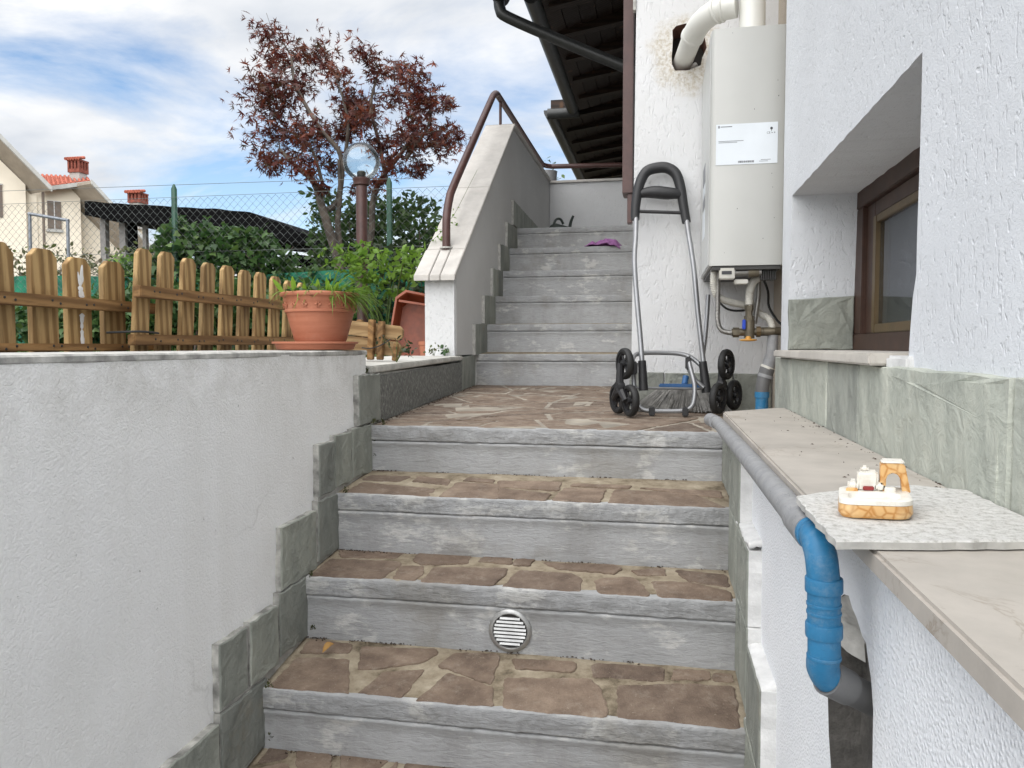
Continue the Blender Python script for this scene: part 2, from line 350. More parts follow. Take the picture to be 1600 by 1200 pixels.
c = t.mix(t.ramp(t.noise(v, 9, 5), [(0.35, 0.0), (0.65, 1.0)]), (0.006, 0.075, 0.048), (0.012, 0.19, 0.105))
M['shade_net'] = t.fin(c, 0.8, t.bump(t.noise(v, 60, 4), 0.5, 0.01))
simple('black_sheet', (0.006, 0.006, 0.0065), 0.95, 0, 0.2, 4, 0.5, 20, 0.05)
simple('post_grey', (0.24, 0.23, 0.22), 0.8)
simple('house_cream', (0.77, 0.70, 0.58), 0.92, 0, 0.05, 1.2, 0.2, 20)
simple('soffit_beige', (0.36, 0.31, 0.25), 0.9, 0, 0.1, 2)
simple('fascia_grey', (0.42, 0.42, 0.40), 0.7, 0, 0.08, 3)
simple('roof_tile_red', (0.52, 0.14, 0.085), 0.8, 0, 0.25, 5)
simple('brick_red', (0.30, 0.085, 0.055), 0.85, 0, 0.25, 6)
simple('shutter_brown', (0.16, 0.125, 0.10), 0.7)
simple('curtain', (0.42, 0.43, 0.45), 0.9, 0, 0.05, 10)
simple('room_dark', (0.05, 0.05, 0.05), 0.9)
simple('gold_trim', (0.135, 0.090, 0.040), 0.45, 0.2)
simple('bark', (0.13, 0.105, 0.085), 0.9, 0, 0.3, 14, 0.9, 30)
simple('hole_brick', (0.16, 0.075, 0.05), 0.9)

def glassy(name, tint, rough=0.02, spec_boost=0.06):
    t = NT(name)
    tr = t.n('ShaderNodeBsdfTransparent', {0: tint}); gl = t.n('ShaderNodeBsdfGlossy', {0: (0.9, 0.92, 0.95, 1), 'Roughness': rough})
    lw = t.n('ShaderNodeLayerWeight', {0: 0.22})
    f = t.math('ADD', t.math('MULTIPLY', lw.outputs['Fresnel'], 0.9), spec_boost)
    mx = t.n('ShaderNodeMixShader', {0: f, 1: tr, 2: gl})
    t.t.links.new(mx.outputs[0], t.out.inputs[0]); M[name] = t.m
glassy('window_glass', (0.78, 0.80, 0.82, 1), 0.01, 0.04)
glassy('globe_plastic', (0.93, 0.93, 0.90, 1), 0.04, 0.05)

def leafmat(name, cols, trans=0.35, rough=0.5):
    t = NT(name)
    g = t.n('ShaderNodeNewGeometry')
    k = len(cols); c = t.ramp(g.outputs['Random Per Island'], [(i / max(1, k - 1), cc) for i, cc in enumerate(cols)])
    t.set(t.p.inputs['Base Color'], c); t.p.inputs['Roughness'].default_value = rough
    tb = t.n('ShaderNodeBsdfTranslucent', {0: t.mix(0.5, c, (1, 1, 1), 'MULTIPLY')})
    mx = t.n('ShaderNodeMixShader', {0: trans, 1: t.p.outputs[0], 2: tb.outputs[0]})
    t.t.links.new(mx.outputs[0], t.out.inputs[0]); M[name] = t.m
leafmat('maple_leaf', [(0.045, 0.013, 0.014), (0.075, 0.018, 0.016), (0.13, 0.024, 0.018), (0.06, 0.026, 0.015), (0.20, 0.045, 0.02), (0.055, 0.035, 0.016)], 0.4)
leafmat('ivy_leaf', [(0.022, 0.06, 0.018), (0.04, 0.095, 0.025), (0.07, 0.14, 0.035), (0.03, 0.07, 0.022), (0.105, 0.175, 0.042)], 0.35)
leafmat('laurel_leaf', [(0.035, 0.075, 0.022), (0.06, 0.115, 0.032), (0.095, 0.16, 0.045)], 0.45)
leafmat('bush_leaf', [(0.08, 0.10, 0.03), (0.13, 0.16, 0.05), (0.17, 0.15, 0.09), (0.06, 0.09, 0.025), (0.22, 0.17, 0.12)], 0.35)
leafmat('bright_leaf', [(0.11, 0.21, 0.025), (0.16, 0.29, 0.035), (0.20, 0.33, 0.05), (0.08, 0.17, 0.025)], 0.45)
leafmat('lime_leaf', [(0.20, 0.36, 0.03), (0.26, 0.42, 0.05)], 0.45)
leafmat('dark_leaf', [(0.02, 0.035, 0.015), (0.04, 0.06, 0.02), (0.03, 0.045, 0.02)], 0.25)
leafmat('grass_blade', [(0.05, 0.09, 0.015), (0.09, 0.15, 0.03), (0.12, 0.14, 0.05)], 0.35)

# ------------------------------------------------------------------ mesh helpers
class MB:
    def __init__(s): s.v = []; s.f = []
    def add(s, vs_, fs):
        o = len(s.v); s.v += [tuple(p) for p in vs_]; s.f += [tuple(i + o for i in q) for q in fs]; return s
    def box(s, x0, x1, y0, y1, z0, z1):
        return s.add([(x0, y0, z0), (x1, y0, z0), (x1, y1, z0), (x0, y1, z0), (x0, y0, z1), (x1, y0, z1), (x1, y1, z1), (x0, y1, z1)],
                     [(3, 2, 1, 0), (4, 5, 6, 7), (0, 1, 5, 4), (1, 2, 6, 5), (2, 3, 7, 6), (3, 0, 4, 7)])
    def prism(s, poly, axis, a, b):
        """poly of 2-D points extruded along axis from a to b (any simple polygon)"""
        n = len(poly)
        def P(p, h):
            if axis == 'x': return (h, p[0], p[1])
            if axis == 'y': return (p[0], h, p[1])
            return (p[0], p[1], h)
        vv = [P(p, a) for p in poly] + [P(p, b) for p in poly]
        tri = tessellate_polygon([[Vector((p[0], p[1], 0)) for p in poly]])
        ff = [tuple(q) for q in tri] + [tuple(i + n for i in reversed(q)) for q in tri]
        ff += [(i, (i + 1) % n, (i + 1) % n + n, i + n) for i in range(n)]
        return s.add(vv, ff)
    def tube(s, pts, r, sides=10, smooth=0, cap=True, ring=None):
        pts = [Vector(p) for p in pts]
        if smooth: pts = catmull(pts, smooth)
        n = len(pts); rr = r if callable(r) else (lambda u: r)
        t0 = (pts[1] - pts[0]).normalized()
        up = Vector((0, 0, 1)) if abs(t0.z) < 0.9 else Vector((1, 0, 0))
        nrm = (up - t0 * up.dot(t0)).normalized()
        vv = []; prev = t0
        for i, p in enumerate(pts):
            t = (pts[min(i + 1, n - 1)] - pts[max(i - 1, 0)]).normalized()
            nrm = (nrm - t * nrm.dot(t)); nrm.normalize()
            bi = t.cross(nrm); q = rr(i / (n - 1))
            for k in range(sides):
                a = 2 * math.pi * k / sides
                vv.append(p + (nrm * math.cos(a) + bi * math.sin(a)) * q)
        ff = []
        for i in range(n - 1):
            for k in range(sides):
                k2 = (k + 1) % sides
                ff.append((i * sides + k, i * sides + k2, (i + 1) * sides + k2, (i + 1) * sides + k))
        if cap:
            ff.append(tuple(reversed(range(sides)))); ff.append(tuple((n - 1) * sides + k for k in range(sides)))
        return s.add(vv, ff)
    def lathe(s, prof, c=(0, 0, 0), sides=40, axis='z', mod=None):
        vv = []
        for j, (r, z) in enumerate(prof):
            for k in range(sides):
                a = 2 * math.pi * k / sides
                q = r + (mod(j, a) if mod else 0)
                x, y = q * math.cos(a), q * math.sin(a)
                p = (x, y, z) if axis == 'z' else ((z, x, y) if axis == 'x' else (y, z, x))
                vv.append((p[0] + c[0], p[1] + c[1], p[2] + c[2]))
        ff = []
        for j in range(len(prof) - 1):
            for k in range(sides):
                k2 = (k + 1) % sides
                ff.append((j * sides + k, j * sides + k2, (j + 1) * sides + k2, (j + 1) * sides + k))
        return s.add(vv, ff)
    def build(s, name, mat, parent=None, smooth=False, bevel=0.0, seg=2):
        me = bpy.data.meshes.new(name); me.from_pydata(s.v, [], s.f)
        if bevel:
            bm = bmesh.new(); bm.from_mesh(me)
            bmesh.ops.remove_doubles(bm, verts=bm.verts, dist=1e-6)
            bmesh.ops.recalc_face_normals(bm, faces=bm.faces)
            es = [e for e in bm.edges if len(e.link_faces) == 2 and e.calc_face_angle(0) > 0.5]
            bmesh.ops.bevel(bm, geom=es, offset=bevel, segments=seg, affect='EDGES', clamp_overlap=True)
            bm.to_mesh(me); bm.free()
        else:
            bm = bmesh.new(); bm.from_mesh(me); bmesh.ops.recalc_face_normals(bm, faces=bm.faces); bm.to_mesh(me); bm.free()
        me.materials.append(M[mat] if isinstance(mat, str) else mat)
        if smooth:
            me.shade_smooth()
            if smooth != 'full': me.set_sharp_from_angle(angle=R(38))
        me.update()
        o = bpy.data.objects.new(name, me); col.objects.link(o)
        if parent is not None: o.parent = parent
        return o

def catmull(pts, k):
    out = []; n = len(pts)
    for i in range(n - 1):
        p0 = pts[max(i - 1, 0)]; p1 = pts[i]; p2 = pts[i + 1]; p3 = pts[min(i + 2, n - 1)]
        for j in range(k):
            t = j / k
            out.append(0.5 * ((2 * p1) + (p2 - p0) * t + (2 * p0 - 5 * p1 + 4 * p2 - p3) * t * t + (3 * p1 - p0 - 3 * p2 + p3) * t ** 3))
    out.append(pts[-1]); return out

def tag(o, label, cat, group=None):
    o['label'] = label; o['category'] = cat
    if group: o['group'] = group
    return o
def thing(name, label, cat, loc=(0, 0, 0), group=None):
    # every part is modelled in world coordinates, so the Empty sits at the origin
    o = bpy.data.objects.new(name, None); col.objects.link(o); o.empty_display_size = 0.1
    return tag(o, label, cat, group)
def struct(o):
    o['kind'] = 'structure'; return o
def stuff(o):
    o['kind'] = 'stuff'; return o

def rough_poly(poly, step, amp):
    out = []
    n = len(poly)
    for i in range(n):
        a = Vector((*poly[i], 0)); b = Vector((*poly[(i + 1) % n], 0)); d = (b - a).length
        k = max(1, int(d / step))
        nv = Vector((-(b - a).y, (b - a).x, 0)); nv = nv.normalized() if d > 1e-9 else nv
        for j in range(k):
            p = a.lerp(b, j / k)
            if j: p = p + nv * random.uniform(-amp, amp)
            out.append((p.x, p.y))
    return out

def slab(name, mat, parent, pts3, nrm, th, step=0.03, amp=0.0015, bev=0.003, edge_mat=None, relief=0.0):
    """thin stone with a slightly ragged outline: pts3 corners of the visible face, nrm points out of it"""
    nrm = Vector(nrm).normalized(); P3 = [Vector((*p, 0.0)[:3]) for p in pts3]
    ux = (P3[1] - P3[0]).normalized(); uy = nrm.cross(ux)
    o = P3[0]; poly = [((p - o).dot(ux), (p - o).dot(uy)) for p in P3]
    poly = rough_poly(poly, step, amp)
    n = len(poly); cx_ = sum(p[0] for p in poly) / n; cy_ = sum(p[1] for p in poly) / n
    def inset(p, d):
        v = Vector((cx_ - p[0], cy_ - p[1])); l = v.length
        return (p[0] + v.x / l * d, p[1] + v.y / l * d)
    W = lambda p, h: o + ux * p[0] + uy * p[1] + nrm * h
    vv = [W(p, -th) for p in poly] + [W(p, -bev) for p in poly] + [W(inset(p, bev), 0) for p in poly]
    ff = []
    for r_ in range(2):
        for i in range(n):
            j = (i + 1) % n
            ff.append((r_ * n + i, r_ * n + j, (r_ + 1) * n + j, (r_ + 1) * n + i))
    # inner ring + centre for gentle relief of the face
    ring = [W(inset(p, bev + 0.35 * min(0.05, math.hypot(p[0] - cx_, p[1] - cy_))), random.uniform(-relief, relief)) for p in poly]
    vv += ring
    for i in range(n):
        j = (i + 1) % n; ff.append((2 * n + i, 2 * n + j, 3 * n + j, 3 * n + i))
    ff.append(tuple(range(3 * n, 4 * n)))
    mb = MB(); mb.add(vv, ff)
    ob = mb.build(name, mat, parent)
    if edge_mat:
        ob.data.materials.append(M[edge_mat])
        for p in ob.data.polygons:
            if abs(p.normal.dot(nrm)) < 0.4: p.material_index = 1
    return ob

def clip_half(poly, p, nrm):
    out = []; n = len(poly)
    for i in range(n):
        a, b = poly[i], poly[(i + 1) % n]
        da = (a[0] - p[0]) * nrm[0] + (a[1] - p[1]) * nrm[1]; db = (b[0] - p[0]) * nrm[0] + (b[1] - p[1]) * nrm[1]
        if da <= 0: out.append(a)
        if da * db < 0:
            t_ = da / (da - db); out.append((a[0] + (b[0] - a[0]) * t_, a[1] + (b[1] - a[1]) * t_))
    return out
def shrink(poly, d):
    n = len(poly); c = (sum(p[0] for p in poly) / n, sum(p[1] for p in poly) / n); out = list(poly)
    base = list(poly)
    for i in range(n):
        a, b = base[i], base[(i + 1) % n]; ex, ey = b[0] - a[0], b[1] - a[1]; l = math.hypot(ex, ey)
        if l < 1e-6: continue
        nx, ny = ey / l, -ex / l
        if (c[0] - a[0]) * nx + (c[1] - a[1]) * ny > 0: nx, ny = -nx, -ny
        out = clip_half(out, (a[0] - nx * d, a[1] - ny * d), (nx, ny))
        if len(out) < 3: return []
    return out
def lay(polys, zf, parent, proud=0.003, grow=0.0, lim=None, mat='porphyry'):
    """one stone per polygon: ragged outline, small worn arris, slight tilt"""
    for p2 in polys:
        q = []; n = len(p2)
        if grow:
            c0 = (sum(p[0] for p in p2) / n, sum(p[1] for p in p2) / n)
            p2 = [(p[0] + grow * (1 if p[0] > c0[0] else -1) * min(1, abs(p[0] - c0[0]) / .02), p[1] + grow * .8 * (1 if p[1] > c0[1] else -1) * min(1, abs(p[1] - c0[1]) / .02)) for p in p2]
            if lim: p2 = [(min(max(p[0], lim[0]), lim[1]), min(max(p[1], lim[2]), lim[3])) for p in p2]
        for i in range(n):
            a, b, c_ = p2[i - 1], p2[i], p2[(i + 1) % n]
            la = math.hypot(a[0] - b[0], a[1] - b[1]); lc = math.hypot(c_[0] - b[0], c_[1] - b[1])
            if min(la, lc) < 1e-5: continue
            k = random.uniform(0.002, 0.008)
            ka = min(k / la, 0.3); kc = min(k / lc, 0.3)
            q += [(b[0] + (a[0] - b[0]) * ka, b[1] + (a[1] - b[1]) * ka), (b[0] + (c_[0] - b[0]) * kc, b[1] + (c_[1] - b[1]) * kc)]
        q = rough_poly(q, 0.011, 0.0028)
        n = len(q); cx_ = sum(p[0] for p in q) / n; cy_ = sum(p[1] for p in q) / n
        ins = lambda p, d: (p[0] + (cx_ - p[0]) * d, p[1] + (cy_ - p[1]) * d)
        dz = random.uniform(-0.0012, 0.0014); tx, ty = random.uniform(-.010, .010), random.uniform(-.010, .010)
        Z = lambda p, h: (p[0], p[1], zf(p[1]) + h + dz + (p[0] - cx_) * tx + (p[1] - cy_) * ty)
        vv = [Z(p, -0.012) for p in q] + [Z(p, proud - 0.0018) for p in q] + [Z(ins(p, 0.03), proud) for p in q]
        ff = []
        for r_ in range(2):
            for i in range(n): ff.append((r_ * n + i, r_ * n + (i + 1) % n, (r_ + 1) * n + (i + 1) % n, (r_ + 1) * n + i))
        ff.append(tuple(range(2 * n, 3 * n)))
        MB().add(vv, ff).build('paving_stone', mat, parent)
def crazy(bound, size, gap, aspect=1.0):
    """random straight cuts, as a mason breaks slabs: angular quads and triangles"""
    todo = [bound]; out = []
    while todo:
        p = todo.pop(); n = len(p)
        w_ = max(x for x, y in p) - min(x for x, y in p); h_ = max(y for x, y in p) - min(y for x, y in p)
        area = 0.5 * abs(sum(p[i][0] * p[(i + 1) % n][1] - p[(i + 1) % n][0] * p[i][1] for i in range(n)))
        if area < size * random.uniform(.55, 1.7): out.append(p); continue
        a = random.gauss(0, .42) + (0 if w_ > h_ * aspect else math.pi / 2)
        nv = (math.cos(a), math.sin(a)); cx_ = sum(x for x, y in p) / n + random.gauss(0, .12) * w_; cy_ = sum(y for x, y in p) / n + random.gauss(0, .12) * h_
        A_, B_ = clip_half(p, (cx_, cy_), nv), clip_half(p, (cx_, cy_), (-nv[0], -nv[1]))
        if len(A_) < 3 or len(B_) < 3: out.append(p); continue
        todo += [A_, B_]
    res = []
    for p in out:
        q = shrink(p, gap * random.uniform(.6, 1.4))
        if len(q) >= 3: res.append(q)
    return res

# ------------------------------------------------------------------ setting: ground
g = MB().add([(-700, -700, -0.70), (700, -700, -0.70), (700, 700, -0.70), (-700, 700, -0.70)], [(0, 1, 2, 3)]).build('ground', 'stone_ground')
struct(g)
g = MB(); g.box(-90, -1.15, -6, 60, -0.69, 0.85); g.box(-1.15, 30, 7.3, 60, -0.69, 0.85)
struct(g.build('garden_terrace', 'garden_soil'))

# ------------------------------------------------------------------ lower stairs
XL, XR = -0.85, 0.17
stairs = thing('lower_stairs', 'wide grey painted lower flight of steps paved with brown stone pieces', 'stairs')
NY = [1.525, 1.740, 1.935, 2.185]            # nosing positions
NZ = [0.166, 0.352, 0.522, 0.681]
BZ = [0.030, 0.200, 0.368, 0.546]            # foot of each riser
def riser(parent, x0, x1, y, zt, zb, seed, lip=0.044, over=0.004, n=260, back=0.03):
    """rough projecting stone nosing and the painted riser under it, as two parts"""
    ls = zt - lip
    prof = [(back, zt), (0.0008, zt), (-0.001, zt - 0.001), (-0.0015, zt - 0.008), (-0.002, zt - 0.014), (-0.002, zt - 0.020), (-0.002, zt - 0.026), (-0.001, zt - 0.032), (-0.001, zt - 0.040), (-0.0005, ls), (0.011, ls - 0.0003)]
    vv = []; m = len(prof)
    for i in range(n + 1):
        x = x0 + (x1 - x0) * i / n
        big = noise.noise((x * 5 + seed, seed * 1.7, 0))
        for j, (dy, z) in enumerate(prof):
            a = 0.0 if j in (0, m - 1) else 1.0
            q = noise.noise((x * 30 + seed, z * 45, seed)) * 0.0026 + abs(noise.noise((x * 75, z * 90, seed))) * 0.0034 + noise.noise((x * 190, z * 210, seed)) * 0.0014 + big * 0.002
            zz = noise.noise((x * 30, seed + 9.1, z * 20)) * 0.0014 + big * 0.001
            vv.append((x, y + dy + q * a, z + (zz if j not in (0,) else 0)))
    ff = [(i * m + j, (i + 1) * m + j, (i + 1) * m + j + 1, i * m + j + 1) for i in range(n) for j in range(m - 1)]
    MB().add(vv, ff).build('nosing', 'nosing_paint', parent, smooth='full')
    z1 = ls - 0.0005
    prof = [(0.0115, z1 + 0.004), (0.0110, z1 - 0.0022), (over - 0.003, z1 - 0.0026), (over - 0.0032, z1 - 0.010), (over, z1 - 0.0145)]
    k = 5
    for j in range(1, k + 1): prof.append((over + 0.001, z1 - 0.014 + (zb - 0.012 - z1 + 0.014) * j / k))
    vv = []; m = len(prof)
    for i in range(n + 1):
        x = x0 + (x1 - x0) * i / n
        for j, (dy, z) in enumerate(prof):
            q = noise.noise((x * 6, z * 14, seed + 3)) * 0.0022 + noise.noise((x * 30, z * 70, seed + 5)) * 0.0009
            zz = noise.noise((x * 7, 3.3, seed)) * 0.0015 if j in (1, 2, 3, 4) else 0
            vv.append((x, y + dy + q, z + zz))
    ff = [(i * m + j, (i + 1) * m + j, (i + 1) * m + j + 1, i * m + j + 1) for i in range(n) for j in range(m - 1)]
    MB().add(vv, ff).build('riser', 'riser_paint', parent, smooth='full')
for i in range(4): riser(stairs, XL - 0.005, XR + 0.004, NY[i], NZ[i], BZ[i], 3.7 * i + 1.3)
def bed(parent, x0, x1, y0, y1, z0, z1, name='mortar_bed', mat='grout'):
    n, m_ = 60, 10; vv = []
    for j in range(m_ + 1):
        y = y0 + (y1 - y0) * j / m_
        for i in range(n + 1):
            x = x0 + (x1 - x0) * i / n
            z = z0 + (z1 - z0) * j / m_ + noise.noise((x * 14, y * 14, 2.2)) * 0.0016 + noise.noise((x * 50, y * 50, 7)) * 0.0012
            vv.append((x, y, z))
    ff = [(j * (n + 1) + i, j * (n + 1) + i + 1, (j + 1) * (n + 1) + i + 1, (j + 1) * (n + 1) + i) for j in range(m_) for i in range(n)]
    return MB().add(vv, ff).build(name, mat, parent, smooth='full')
STONES = {
 1: [[(-.845,1.531),(-.832,1.656),(-.711,1.663),(-.658,1.539)],[(-.834,1.676),(-.837,1.731),(-.729,1.725),(-.721,1.692)],[(-.667,1.629),(-.695,1.716),(-.521,1.733),(-.508,1.715),(-.533,1.679),(-.608,1.644)],[(-.634,1.546),(-.608,1.625),(-.523,1.647),(-.523,1.625),(-.54,1.541)],[(-.499,1.531),(-.458,1.641),(-.352,1.598),(-.336,1.54)],[(-.49,1.667),(-.466,1.721),(-.367,1.732),(-.36,1.697),(-.359,1.614),(-.408,1.636)],[(-.327,1.717),(-.182,1.723),(-.185,1.686),(-.31,1.682)],[(-.144,1.716),(-.131,1.727),(.016,1.729),(.013,1.684),(-.134,1.675)],[(.042,1.728),(.114,1.728),(.115,1.699),(.035,1.688)],[(.127,1.724),(.166,1.725),(.166,1.699),(.126,1.697)],[(-.33,1.641),(-.146,1.662),(-.124,1.636),(-.099,1.56),(-.104,1.534),(-.308,1.534)],[(-.08,1.648),(.048,1.672),(.164,1.678),(.161,1.544),(.148,1.531),(-.074,1.534)]],
 2: [[(-.84,1.746),(-.846,1.869),(-.658,1.875),(-.647,1.855),(-.664,1.759)],[(-.846,1.928),(-.665,1.943),(-.675,1.899),(-.819,1.885)],[(-.631,1.764),(-.64,1.845),(-.587,1.853),(-.574,1.813),(-.58,1.758)],[(-.623,1.891),(-.622,1.937),(-.485,1.946),(-.479,1.891),(-.59,1.863)],[(-.557,1.756),(-.554,1.847),(-.372,1.865),(-.37,1.814),(-.386,1.754)],[(-.451,1.906),(-.442,1.937),(-.373,1.94),(-.367,1.897)],[(-.357,1.758),(-.335,1.86),(-.208,1.859),(-.179,1.824),(-.178,1.746)],[(-.356,1.932),(-.314,1.934),(-.319,1.894),(-.357,1.894)],[(-.284,1.921),(-.103,1.927),(-.087,1.908),(-.107,1.874),(-.241,1.884)],[(-.146,1.819),(-.127,1.841),(-.063,1.857),(-.033,1.808),(-.019,1.746),(-.126,1.746)],[(-.061,1.902),(.016,1.924),(.019,1.883),(-.042,1.874)],[(.045,1.918),(.165,1.906),(.166,1.83),(.078,1.854)],[(-.013,1.84),(.078,1.844),(.166,1.803),(.166,1.746),(.008,1.746)]],
 3: [[(-.835,1.956),(-.825,2.051),(-.603,2.016),(-.594,1.944)],[(-.838,2.082),(-.828,2.127),(-.71,2.132),(-.728,2.079)],[(-.686,2.085),(-.684,2.135),(-.588,2.113),(-.581,2.059)],[(-.566,1.948),(-.554,2.085),(-.44,2.077),(-.412,1.946)],[(-.543,2.109),(-.534,2.144),(-.459,2.126),(-.457,2.094)],[(-.426,2.039),(-.28,1.999),(-.288,1.943),(-.407,1.949)],[(-.442,2.115),(-.268,2.121),(-.266,2.039),(-.43,2.06)],[(-.266,1.951),(-.248,2.062),(-.14,2.067),(-.149,1.941)],[(-.123,1.941),(-.111,2.065),(.084,2.061),(.166,1.952),(.166,1.941)],[(-.049,2.088),(.162,2.086),(.166,2.03),(.084,2.047)],[(-.229,2.111),(-.073,2.106),(-.08,2.081),(-.235,2.085)]]}
for i in range(3):
    y0, y1 = NY[i] + 0.004, NY[i + 1] + 0.024
    zf = lambda y, i=i, y0=y0, y1=y1: NZ[i] - 0.002 + (BZ[i + 1] - NZ[i] + 0.002) * (y - y0) / (y1 - y0)
    bed(stairs, XL - 0.01, XR + 0.01, y0 + 0.006, y1, NZ[i] - 0.001, BZ[i + 1])
    lay(STONES[i + 1], zf, stairs, 0.003, 0.0042, (XL + .003, XR - .003, y0 + .001, y1 - .003))
# step at the very bottom and the ones that run on below the picture
bed(stairs, XL - 0.01, XR + 0.01, 1.31, 1.545, 0.002, 0.031)
lay(crazy([(XL, 1.312), (XR, 1.312), (XR, 1.54), (XL, 1.54)], .016, .007), lambda y: 0.001 + (y - 1.31) * 0.125, stairs)
mb = MB()
for k in range(4): mb.box(XL - 0.01, XR + 0.01, 1.30 - 0.24 * k, 1.62, -0.17 * (k + 1) - 0.0, -0.17 * k - 0.003)
mb.build('lower_steps_block', 'riser_paint', stairs)

# ------------------------------------------------------------------ landing
landing = struct(bed(None, -1.02, 0.42, 2.19, 4.16, 0.680, 0.704, name='landing', mat='grout_pale'))
lb = [(-0.852, 2.189), (0.415, 2.189), (0.415, 4.15), (-1.0, 4.15)]
lay(crazy(lb, .048, .0078, 1.4), lambda y: 0.680 + (y - 2.19) * 0.0122, landing, 0.0012, mat='porphyry_dusty')

# ------------------------------------------------------------------ upper stairs
upper = thing('upper_stairs', 'narrower grey painted upper flight of six steps behind the landing', 'stairs')
UY = [4.165, 4.372, 4.601, 4.832, 5.050, 5.343]
UZ = [0.877, 1.047, 1.224, 1.398, 1.570, 1.745]
UX0, UX1 = -1.005, -0.098
for i in range(6):
    zb = 0.704 if i == 0 else UZ[i - 1] + 0.012
    riser(upper, UX0, UX1, UY[i], UZ[i], zb, 30.0 + 5.1 * i, lip=0.040, n=90)
    y1 = UY[i + 1] + 0.02 if i < 5 else 7.02
    t_ = MB().add([(UX0, UY[i] + 0.004, UZ[i] - 0.001), (UX1, UY[i] + 0.004, UZ[i] - 0.001), (UX1, y1, UZ[i] + 0.011), (UX0, y1, UZ[i] + 0.011)], [(0, 1, 2, 3)])
    t_.build('tread', 'grout' if i < 5 else 'riser_paint', upper)

# ------------------------------------------------------------------ retaining wall on the left
rw = thing('retaining_wall', 'streaked dull white rendered retaining wall stepped with slate along the stairs', 'wall')
# front face at x=-0.87 behind the tiles
poly = [(-3.0, -0.70), (2.20, -0.70), (2.20, 0.855), (2.195, 0.908), (-3.0, 0.908)]
n, m_ = 130, 44; vv = []
for j in range(m_ + 1):
    for i in range(n + 1):
        y = -3.0 + 5.19 * i / n; z = -0.70 + 1.600 * j / m_
        vv.append((-0.868 + noise.noise((y * 2.2, z * 2.2, 1)) * 0.004 + noise.noise((y * 9, z * 9, 4)) * 0.0018, y, z))
ff = [(j * (n + 1) + i, j * (n + 1) + i + 1, (j + 1) * (n + 1) + i + 1, (j + 1) * (n + 1) + i) for j in range(m_) for i in range(n)]
MB().add(vv, ff).build('render_face', 'old_plaster', rw, smooth='full')
MB().box(-1.22, -0.876, -3.0, 2.186, -0.70, 0.899).build('wall_core', 'old_plaster', rw)
cap = []
nn = 120
for i in range(nn + 1):
    y = -3.0 + 5.20 * i / nn
    e = noise.noise((y * 14, 0, 0)) * 0.002
    cap += [(-1.224, y, 0.9), (-1.224, y, 0.908), (-0.870 + e, y, 0.908 + e * 0.6), (-0.8665 + e, y, 0.905 + e), (-0.8665 + e, y, 0.897 + e), (-0.870 + e, y, 0.892)]
ff = [(i * 6 + j, (i + 1) * 6 + j, (i + 1) * 6 + j + 1, i * 6 + j + 1) for i in range(nn) for j in range(5)]
ff += [(0, 1, 2, 3, 4, 5), tuple(nn * 6 + j for j in range(5, -1, -1))]
MB().add(cap, ff).build('cap_edge', 'cap_cement', rw)
TL = [(2.092, 2.262, .690, .835), (1.824, 1.921, .533, .668), (1.926, 2.036, .536, .682), (2.043, 2.195, .543, .686),
      (1.619, 1.805, .354, .502), (1.814, 1.955, .368, .525), (1.361, 1.466, .192, .328), (1.476, 1.594, .193, .332), (1.605, 1.760, .203, .353),
      (1.193, 1.352, .030, .170), (1.362, 1.545, .032, .186), (1.02, 1.185, -.14, .02), (1.195, 1.33, -.14, .025)]
for y0, y1, z0, z1 in TL:
    dx = random.uniform(-.002, .002)
    slab('slate_tile', 'slate', rw, [(-0.850 + dx, y0, z0), (-0.850 + dx + random.uniform(-.002, .002), y1, z0 + random.uniform(-.003, .003)), (-0.850 + dx, y1, z1 + random.uniform(-.004, .004)), (-0.850 + dx, y0, z1)],
         (1, 0, 0), 0.03, 0.022, 0.0026, 0.003, 'edge_dirty', 0.0012)
# mortar beds that close the stepped side behind the tile joints
for k, (y0, y1, z0, z1) in enumerate([(1.615, 2.2, 0.33, 0.495), (1.82, 2.2, 0.49, 0.665), (1.36, 2.0, 0.0, 0.325), (1.19, 1.6, -0.2, 0.165), (2.09, 2.2, 0.6, 0.832)]):
    MB().box(-0.872, -0.8560 - 0.0007 * k, y0 + 0.006, y1 - 0.004 * k, z0, z1 - 0.004).build('mortar_bed', 'mortar_light', rw)
# moss in the joint at the top of the stairs side
mo = MB()
for (x, y, z, s) in [(-0.845, 2.19, 0.69, .02), (-0.845, 1.955, 0.40, .012), (-0.845, 1.955, 0.48, .01), (-0.846, 1.955, 0.44, .01), (-0.84, 1.75, 0.22, .02), (-0.84, 1.54, 0.05, .02), (-0.87, 2.20, 0.84, .014), (-0.845, 2.20, 0.63, .012), (-.846, 2.20, .59, .012), (-0.84, 1.53, .172, .02), (-0.842, 1.75, .352, .016), (-0.835, 1.945, .525, .018), (-0.82, 2.2, 0.684, .018)]:
    for k in range(26):
        a, b = random.gauss(0, s * .5), random.gauss(0, s * .6); c_ = abs(random.gauss(0, s * .35)); q = random.uniform(.0015, .004)
        p = Vector((x + abs(a) * .6, y + b * 0.5 - 0.006, z + c_)); d1 = Vector([random.uniform(-1, 1) for _ in range(3)]) * q; d2 = Vector([random.uniform(-1, 1) for _ in range(3)]) * q
        mo.add([p + d1, p + d2, p - d1, p - d2 + Vector((0, 0, q))], [(0, 1, 2), (0, 2, 3), (1, 2, 3), (0, 1, 3)])
stuff(tag(mo.build('moss', 'moss'), 'dark moss and dirt in the step corners along the left slate', 'moss'))

